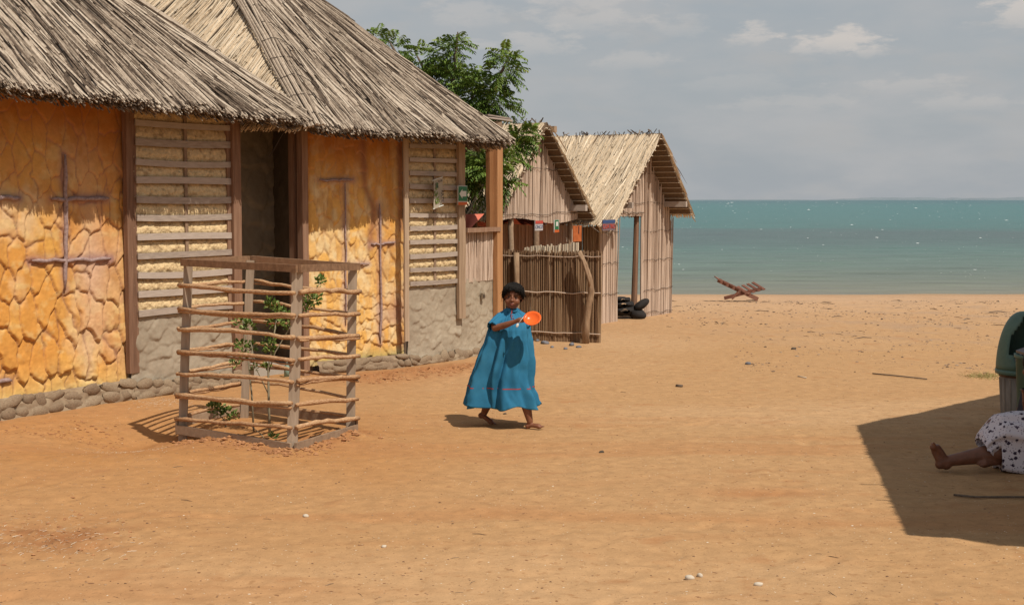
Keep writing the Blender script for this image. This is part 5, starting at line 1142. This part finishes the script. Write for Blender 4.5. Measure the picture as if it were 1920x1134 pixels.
for i in range(4): finger(s, K(-.13, -.185 + .012 * i, .47), [D(-.2, 0, 1), D(-.6, 0, .6), D(-1, 0, -.2)], [.02, .014, .01], .0068)
finger(s, K(-.115, -.15, .45), [D(0, .8, .6), D(-.5, .3, .8)], [.02, .016], .0075)
s.limb([K(.02, .12, .45), K(-.04, .16, .28), K(-.14, .08, .2)], [.035, .03, .02]); foot(s, K(-.11, -.2, .0), K(-.25, -.24, .0), .06, 1); foot(s, K(-.10, .18, .0), K(-.24, .22, .0), .06, 1)
body('body', s, SKINSHADE, KD, .006, 6); face_bits(KD, HC3, .98, HM3)
DKC = mat('dark_cloth', [(.022, .022, .032), (.05, .05, .06)], ns=8, wt=0, wn=1); s = MB()
s.grid(lambda a, b: K(.04, 0, .04 + .44 * b) + Vector((math.cos(6.283 * a) * (.19 - .08 * b) * (1 + .05 * math.sin(a * 44)), math.sin(6.283 * a) * (.17 - .04 * b), 0)), 50, 16, wrap=True)
s.tube([K(.02, -.12, .455), K(-.04, -.14, .37), K(-.088, -.152, .29), K(-.098, -.158, .31)], [.045, .046, .042, .036], 14, .4); obj('dress', s, DKC, KD, True)
s = MB(); s.tube([K(-.094, -.153, .288), K(-.103, -.160, .325)], [.041, .036], 14); obj('sleeve_band', s, WHITE, KD, True)
s = MB(); s.grid(lambda a, b: HC3 + HM3 @ Vector((math.sin(b * 2) * math.cos(6.283 * a) * .085, .02 + math.sin(b * 2) * math.sin(6.283 * a) * .10, .035 + math.cos(b * 2) * .088)), 30, 12, wrap=True); obj('hair', s, HAIR, KD, True)

# ------------------------------------------------------------------ bins
def lathe(s, c, prof, n=40, tint=.5): s.grid(lambda a, b: c + Vector((math.cos(6.28318 * a) * prof[int(round(b * (len(prof) - 1)))][0], math.sin(6.28318 * a) * prof[int(round(b * (len(prof) - 1)))][0], prof[int(round(b * (len(prof) - 1)))][1])), n, len(prof) - 1, wrap=True)
BODYG = mat('grey_bin_plastic', [(.17, .14, .115), (.28, .245, .205)], (3, 3, 1), 5, wt=0, wn=1, bump=.2, rough=.6); LIDG = mat('green_bin_plastic', [(.075, .135, .105), (.12, .195, .155)], ns=6, wt=0, wn=1, bump=.2, rough=.5); BAND = flat('brown_band', (.10, .055, .035)); BAGW = flat('bag_white', (.50, .48, .48), .4)
q = G(1914, 794); b1 = thing('litter_bin', q, 'grey litter bin with a green domed lid standing behind the seated woman', 'litter bin'); r = 42 / FPX * q.y
s = MB(); hb_ = 1.8 - (688 - 375) / FPX * q.y; lathe(s, q, [(0, .0), (r * .80, 0), (r * .84, .04), (r * .98, hb_), (r * .93, hb_)]);  obj('bin_body', s, BODYG, b1, True)
for i in range(18):
    a = 6.283 * i / 18; s = MB(); s.tube([q + Vector((math.cos(a) * r * .835, math.sin(a) * r * .835, .06)), q + Vector((math.cos(a) * r * .955, math.sin(a) * r * .955, hb_ - .09))], .006, 4); obj('rib', s, BODYG, b1)
s = MB(); lathe(s, q, [(r * .96, hb_ - .08), (r * 1.0, hb_ - .075), (r * 1.0, hb_ - .05), (r * .97, hb_ - .045)]); obj('band', s, BAND, b1, True)
s = MB(); n_ = 48; HL = .86 - hb_ + .07
def dome(a, b):
    th = 6.28318 * a; ph = b * 1.5707; rr = r * 1.14 * math.cos(ph) ** .85; z = hb_ - .02 + HL * math.sin(ph) ** 1.05; return q + Vector((math.cos(th) * rr, math.sin(th) * rr, z))
b0 = len(s.V)
s.grid(dome, n_, 16, wrap=True)
def hole(f):                                        # the mouth faces the camera's right
    c = sum((s.V[i] for i in f), Vector()) / len(f) - q; az = math.atan2(c.y, c.x); return -2.45 < az < -.4 and hb_ + .03 + max(0, -1.7 - az) * .12 < c.z < hb_ + HL * .86 - max(0, -1.9 - az) * .22
s.F = [f for f in s.F if not hole(f)]; lathe(s, q, [(r * 1.12, hb_ - .02), (r * 1.13, hb_ - .05), (r * 1.08, hb_ - .055), (r * 1.0, hb_ - .02)]); o = obj('domed_lid', s, LIDG, b1, True); m_ = o.modifiers.new('solid', 'SOLIDIFY'); m_.thickness = .006
s = MB(); lathe(s, q, [(0, hb_ - .05), (r * .9, hb_ - .05)]); s.ell(q + Vector((.02, -.03, hb_)), (r * .8, r * .8, .10)); obj('bin_liner', s, BAGW, b1, True)
q = G(1948, 812); r = .185; b2 = thing('litter_bin', q, 'green open-topped litter bin in front of the grey one, cut by the picture edge', 'litter bin'); hb2 = 1.8 - (672 - 375) / FPX * q.y
s = MB(); lathe(s, q, [(0, 0), (r * .8, 0), (r * .84, .03), (r * 1.0, hb2), (r * 1.06, hb2), (r * 1.07, hb2 + .03), (r * .98, hb2 + .03), (r * .95, hb2 - .1), (0, hb2 - .12)]); obj('bin_body', s, LIDG, b2, True)
s = MB(); s.ell(q + Vector((0, 0, hb2 + .02)), (r * .85, r * .85, .07)); obj('bin_liner', s, BAGW, b2, True)
s = MB(); s.beam(q + Vector((-.19, -.08, hb2 + .05)), q + Vector((.12, -.08, hb2 + .16)), .18, .02); obj('lid_flap', s, flat('flap_grey', (.16, .14, .14)), b2)
s = MB(); s.grid(lambda a, b: q + Vector((math.cos(-2.6 + .8 * a) * (r * (.90 + .05 * b) + .004), math.sin(-2.6 + .8 * a) * (r * (.90 + .05 * b) + .004), hb2 * (.5 + .3 * b))), 8, 2); obj('paper_label', s, flat('label_paper', (.55, .50, .36)), b2)

# ------------------------------------------------------------------ thatched shelter off to the right that throws the big shade
off = Vector((.45, -.50, 0)) * 2.6; sh = [G(1605, 798), G(1700, 1001), G(1920, 1028), G(1870, 741)]
S1, S3, S4, S2 = [v + off + Vector((0, 0, 2.6)) for v in sh]; d12 = (S2 - S1).normalized(); d34 = (S4 - S3).normalized()
E2 = S1 + d12 * 5.0; E4 = S3 + d34 * 4.6
SH = thing('thatched_shelter', (5.6, 8.0, 0), 'open thatched shade shelter standing just outside the right of the picture', 'shelter')
cen = (S1 + S3 + E2 + E4) / 4 + Vector((.3, 0, 1.5))
for a, b in ((S3, S1), (E4, S3), (S1, E2), (E2, E4)):
    b_ = a.lerp(b, 1)
    thatch(SH, a, b_, cen, cen, 420, lambda u, v: 0, int(a.x * 7) + 50, REED, over=.005, base=.09, lay=.015, ln=(.4, .9))
# cane wall added out of view to deepen the shade under the shelter
canes(SH, Vector((E2.x - .4, E2.y - .3, 0)), Vector((E4.x - .4, E4.y + .6, 0)), 0, 2.5, .03, .02, CO, stuff=True)
for (x, y) in ((S1.x + .55, S1.y - .25), (E2.x - .5, E2.y - .2), (S3.x + 1.1, S3.y + .75), (E4.x - .3, E4.y + .6)):
    s = MB(); s.tube([(x, y, -.2), (x + .02, y, 1.2), (x, y, 2.75)], [.07, .065, .06], 9, .4); obj('support_post', s, BOARD, SH, True)
for (px, py, l, ang) in ((1612, 908, .22, .3), (1640, 938, .2, .2), (1598, 797, .16, .1)):
    a = G(px, py) + off; a.z = 2.6; s = MB(); s.tube([a, a + Vector((math.cos(ang) * l * 2, math.sin(ang) * -l * .4, .06))], .008, 4); obj('stray_reed', s, REED, SH)

# ------------------------------------------------------------------ deck chair, cushions, bag
Y0 = 26.0; z0 = gzs(4.2, Y0); T = lambda px, py, dy=0: P(px, py, Y0 + dy)
DC = thing('deck_chair', (P(1388, 558, Y0).x, Y0, z0), 'low folding wooden chair lying far back at the water\'s edge', 'chair')
CHW = mat('red_chair_wood', [(.075, .028, .018), (.17, .07, .045), (.26, .13, .09)], ns=5, wt=.6, wn=.4, bump=.2)
gr_ = P(1420, 561, Y0 - .15)
for dy in (-.22, .22):
    s = MB(); a, b = P(1346, 525, Y0 + dy * .6), P(1421, 561, Y0 + dy); s.beam(a, b, .035, .075, up=(0, 0, 1)); obj('back_rail', s, CHW, DC)
    s = MB(); a, b = P(1358, 559, Y0 + dy), P(1428, 541, Y0 + dy * .8); s.beam(a, b, .03, .06); obj('seat_rail', s, CHW, DC)
    s = MB(); s.beam(P(1384, 548, Y0 + dy), P(1372, 560, Y0 + dy), .03, .045); obj('prop_leg', s, CHW, DC)
for i in range(5):
    a = P(1346 + 11 * i, 525 + 5.3 * i, Y0); s = MB(); s.beam(a + Vector((0, -.24, .01)), a + Vector((0, .24, .04)), .075, .018, up=(.5, 0, 1)); obj('back_slat', s, CHW, DC)
for i in range(4):
    a = P(1397 + 9.5 * i, 549 - 2.6 * i, Y0); s = MB(); s.beam(a + Vector((.03, -.24, .0)), a + Vector((-.10, .24, .10)), .05, .018, up=(-.3, 0, 1)); obj('seat_slat', s, CHW, DC)
BLK = mat('black_vinyl', [(.012, .011, .011), (.035, .03, .028)], ns=9, wt=0, wn=1, bump=.4, rough=.9)
q = G(1172, 598); CU = thing('cushion_stack', q, 'pile of black padded cushions and a dark sack just inside the hut doorway', 'cushions')
def pill(c, l, w, h, M=None):
    s = MB(); s.grid(lambda a, b: c + Vector((math.copysign(abs(math.cos(6.283 * a)) ** .6, math.cos(6.283 * a)) * l * math.sin(math.pi * min(.98, max(.02, b))) ** .35, (b - .5) * 2 * w, math.sin(6.283 * a) * h * math.sin(math.pi * min(.98, max(.02, b))) ** .4 + .01 * math.sin(a * 30 + b * 9))), 26, 14, wrap=True); return s
obj('cushion', pill(q + Vector((.0, .15, .12)), .19, .18, .085), BLK, CU, True); obj('cushion', pill(q + Vector((-.02, .15, .215)), .17, .17, .055), BLK, CU, True); obj('cushion', pill(q + Vector((-.03, .15, .285)), .13, .15, .038), BLK, CU, True)
s = MB(); s.ell(q + Vector((.24, .08, .20)), (.12, .12, .065), 16, 10, Matrix.Rotation(-.5, 3, 'Y')); s.ell(q + Vector((.20, .05, .06)), (.12, .12, .09)); s.V = [v + (v - q) * .14 * mn.noise(v * 9) for v in s.V]; obj('sack', s, BLK, CU, True)
q = G(1212, 592); BG = thing('plastic_bag', q, 'crumpled pale green plastic bag at the foot of the hut doorway post', 'bag')
s = MB(); s.ell(q + Vector((0, 0, .055)), (.055, .04, .075), 14, 10); s.V = [v + Vector((mn.noise(v * 22), mn.noise(v * 22 + Vector((5, 0, 0))), mn.noise(v * 19))) * .03 for v in s.V]; s.tube([q + Vector((.02, 0, .11)), q + Vector((.045, 0, .17))], [.02, .006], 6); obj('bag_film', s, flat('pale_green_film', (.32, .50, .40), .4), BG, False)

# ------------------------------------------------------------------ things lying on the sand
def gpt(px, py):
    q = G(px, py); q.z = gzs(q.x, q.y); return q
rk = random.Random(9)
def lump(c, r, m, name, parent=None, fl=.55, seed=0):
    s = MB(); s.ell((0, 0, 0), (r, r * rk.uniform(.6, .9), r * fl), 10, 7); s.V = [v * (1 + .4 * mn.noise(v / r * 1.1 + Vector((seed, 3, 1)))) for v in s.V]; M = Matrix.Rotation(rk.uniform(0, 6), 3, 'Z'); s.V = [c + M @ v + Vector((0, 0, r * fl * .45)) for v in s.V]; return s
PALE = mat('pale_stone', [(.42, .34, .25), (.60, .52, .42)], ns=10, wt=0, wn=1, bump=.4); DARKS = mat('dark_stone', [(.06, .045, .03), (.15, .11, .08)], ns=14, wt=0, wn=1, bump=.4); BLUES = mat('blue_grey_stone', [(.10, .10, .11), (.20, .20, .22)], ns=14, wt=0, wn=1, bump=.4)
for px, py, r, m, lb, gr in ((1293, 1083, .026, PALE, 'rounded pale stone with a second one against it, near the lower right of the sand', None), (1312, 1079, .020, PALE, 'smaller pale stone touching the rounded one near the lower right', None), (1422, 1098, .022, PALE, 'flat pale stone alone to the right of the pair near the bottom', None),
                      (1128, 846, .022, DARKS, 'dark brown stone alone on open sand right of the girl', None), (947, 777, .016, DARKS, 'small dark stone right behind the girl\'s feet', None), (1402, 684, .040, BLUES, 'blue-grey pebble alone on the middle sand', None), (573, 967, .020, PALE, 'white broken shell on the sand below the tree guard', None),
                      (720, 1028, .016, PALE, 'small white shell chip at the lower middle of the sand', None), (1488, 655, .04, DARKS, 'dark stone beside a scatter of gravel in the middle distance', None),
                      (1022, 645, .055, BLUES, 0, 1), (1008, 640, .035, BLUES, 0, 1), (1045, 637, .04, BLUES, 0, 1), (1072, 648, .05, BLUES, 0, 1), (1060, 655, .03, BLUES, 0, 1), (1085, 652, .035, BLUES, 0, 1), (1035, 652, .03, BLUES, 0, 1)):
    c = gpt(px, py); nm = 'shell' if 'shell' in str(lb) else 'stone'
    o = obj(nm, lump(c, r, m, nm, seed=px), m, None, True); o['label'] = lb if lb else 'one of the blue-grey stones at the fence foot, ' + {1022: 'the largest, left of the middle', 1008: 'leftmost, nearest the girl', 1045: 'the middle one close to the canes', 1072: 'large one left of the leaning post', 1060: 'small front one nearest the camera', 1085: 'right-hand one at the leaning post', 1035: 'small one in front of the largest'}[px]; o['category'] = nm
    if gr: o['group'] = 'stones along the foot of the fence'
def stick(pts, r, m, label):
    s = MB(); s.tube(pts, r, 6, .3); o = obj('stick', s, m, None, True); o['label'] = label; o['category'] = 'stick'
p = [gpt(x, y) + Vector((0, 0, .012)) for x, y in ((1788, 926), (1830, 929), (1880, 932), (1960, 933))]; stick(p, .007, BARK, 'long thin dark stick lying in the shade near the seated woman')
p = [gpt(x, y) + Vector((0, 0, .012)) for x, y in ((1636, 702), (1680, 706), (1738, 712))]; stick(p, .007, BARK, 'thin twig lying on the sunlit sand above the shadow')
p = [gpt(x, y) + Vector((0, 0, .01)) for x, y in ((1496, 708), (1512, 711))]; stick(p, .006, PALE, 'short white straw on the sand left of the twig')
p = [gpt(x, y) + Vector((0, 0, .01)) for x, y in ((1268, 725), (1279, 726))]; stick(p, .016, BARK, 'short stub of brown wood on the open sand')
# scatter: pebbles, shell grit, twigs, clods, straw
def scatter(name, n, place, size, m, kind_label, flat_=.5, seed=1, tint=(0, 1), shape='oct'):
    r_ = random.Random(seed); s = MB()
    P_ = [place(r_) for _ in range(n)]; zz = gz(np.array([p[0] for p in P_]), np.array([p[1] for p in P_]))
    for (x, y), z in zip(P_, zz):
        a = size(r_); c = Vector((x, y, float(z))); t = r_.uniform(*tint)
        if shape == 'twig':
            an = r_.uniform(0, 3.14); d = Vector((math.cos(an), math.sin(an), r_.uniform(-.05, .1))); s.tube([c - d * a, c + Vector((0, 0, a * .12)), c + d * a + Vector((r_.gauss(0, a * .2), 0, .002))], [a * .04, a * .055, a * .03], 3, t, up=(0, 0, 1)); continue
        b = len(s.V); an = r_.uniform(0, 6); k = 5
        s.V.append(c + Vector((0, 0, a * flat_ * r_.uniform(.8, 1.2)))); s.T.append(t)
        for j in range(k):
            q = an + 6.283 * j / k; rr = a * r_.uniform(.65, 1.25); s.V.append(c + Vector((math.cos(q) * rr, math.sin(q) * rr * .8, a * flat_ * r_.uniform(.1, .4)))); s.T.append(t)
        s.V.append(c - Vector((0, 0, a * .4))); s.T.append(t)
        for j in range(k): s.F.append((b, b + 1 + j, b + 1 + (j + 1) % k)); s.F.append((b + k + 1, b + 1 + (j + 1) % k, b + 1 + j))
    o = obj(name, s, m, None); o['kind'] = 'stuff'; o['label'] = kind_label; o['category'] = name.split('_')[-1]
def anywhere(r_):
    while True:
        px, py = r_.uniform(-60, 1980), 600 + 560 * r_.random() ** 1.2; q = G(px, py)
        if py < 1180: return q.x, q.y
PEB = mat('pebble', [(.10, .055, .03), (.25, .14, .08), (.38, .25, .15)], ns=10, wt=1, wn=.1, bump=0)
PEBD = mat('gravel', [(.05, .035, .025), (.17, .11, .075), (.30, .22, .16)], ns=10, wt=1, wn=.1, bump=0)
GRIT = mat('shell_grit', [(.50, .40, .28), (.72, .64, .52)], ns=10, wt=1, wn=.1, bump=0)
scatter('pebbles', 2600, anywhere, lambda r_: .0025 + .0065 * r_.random() ** 4, PEB, 'tiny brown pebbles strewn over the sand', .6, 1)
scatter('shell_grit', 1500, anywhere, lambda r_: .002 + .006 * r_.random() ** 4, GRIT, 'white shell fragments strewn over the sand', .35, 2)
def band(px0, px1, py0, py1, pw=1.0):
    def f(r_):
        while True:
            q = G(r_.uniform(px0, px1), py0 + (py1 - py0) * r_.random() ** pw)
            if mn.noise(Vector((q.x * .9, q.y * .6, 3))) + .35 * mn.noise(Vector((q.x * 4, q.y * 3, 9))) > r_.uniform(-.45, .35): return q.x, q.y
    return f
scatter('beach_gravel', 1500, band(1250, 2000, 557, 610), lambda r_: .006 + .022 * r_.random() ** 5, PEBD, 'grey and brown gravel along the high-water line', .5, 3)
scatter('beach_gravel', 1100, band(1380, 2000, 605, 700), lambda r_: .005 + .022 * r_.random() ** 6, PEBD, 'loose gravel patch on the right of the beach', .5, 4)
scatter('driftwood_bits', 120, band(1250, 2000, 556, 640), lambda r_: .04 + .12 * r_.random() ** 3, BARK, 'small driftwood twigs and weed along the shore', .5, 5, shape='twig')
scatter('twigs', 90, anywhere, lambda r_: .012 + .03 * r_.random() ** 3, BARK, 'short dark twigs lying about on the sand', .5, 6, shape='twig')
scatter('wood_chips', 420, lambda r_: (lambda q: (q.x, q.y))(G(r_.gauss(90, 95), r_.gauss(1010, 26))), lambda r_: .006 + .018 * r_.random() ** 2, GRIT, 'pale wood shavings on churned soil at the lower left', .5, 7, shape='twig')
scatter('wood_chips', 350, lambda r_: (lambda q: (q.x, q.y))(G(r_.gauss(315, 42), r_.gauss(752, 7))), lambda r_: .006 + .016 * r_.random() ** 2, GRIT, 'yellowish straw spilled below the lattice wall', .5, 8, shape='twig')
scatter('wood_chips', 200, lambda r_: (lambda q: (q.x, q.y))(G(r_.gauss(240, 45), r_.gauss(826, 6))), lambda r_: .005 + .012 * r_.random() ** 2, GRIT, 'straw bits at the rim of the hollow left of the tree guard', .5, 18, shape='twig')
def along(a, b, w, sd):
    def f(r_):
        q = a.lerp(b, r_.uniform(-.05, 1.08)); return q.x + r_.gauss(0, w), q.y - abs(r_.gauss(0, w)) * 1.1 + sd
    return f
csz = lambda r_: .005 + .022 * r_.random() ** 3
scatter('soil_clods', 420, along(L_, F_, .08, -.07), csz, SOIL, 'crumbly soil thrown up along the front left foot of the tree guard', .7, 9)
scatter('soil_clods', 380, along(F_, R_, .10, -.06), csz, SOIL, 'crumbly soil thrown up along the front right foot of the tree guard', .7, 10)
scatter('soil_clods', 300, along(G(690, 712), G(880, 690), .16, 0), csz, SOIL, 'loose dug soil along the wall of the second house', .7, 11)
scatter('soil_clods', 260, band(0, 230, 786, 812), lambda r_: .004 + .014 * r_.random() ** 3, SOIL, 'soil crumbs below the stone plinth at the left', .6, 12)
scatter('soil_clods', 200, lambda r_: (lambda q: (q.x, q.y))(G(r_.gauss(80, 90), r_.gauss(1000, 24))), lambda r_: .004 + .014 * r_.random() ** 3, SOIL, 'soil crumbs among wood shavings at the lower left', .6, 13)
GRASS = mat('dry_grass', [(.20, .18, .06), (.36, .30, .12)], ns=5, wt=1, bump=0)
r_ = random.Random(3); s = MB()
for i in range(350):
    q = gpt(r_.gauss(1850, 22), r_.gauss(706, 3)); s.tube([q, q + Vector((r_.gauss(0, .03), r_.gauss(0, .03), r_.uniform(.005, .03)))], [.002, .0008], 3, r_.random())
o = obj('dry_grass', s, GRASS, None, kind='stuff', label='small patch of dry yellow-green grass beside the bins', category='grass')
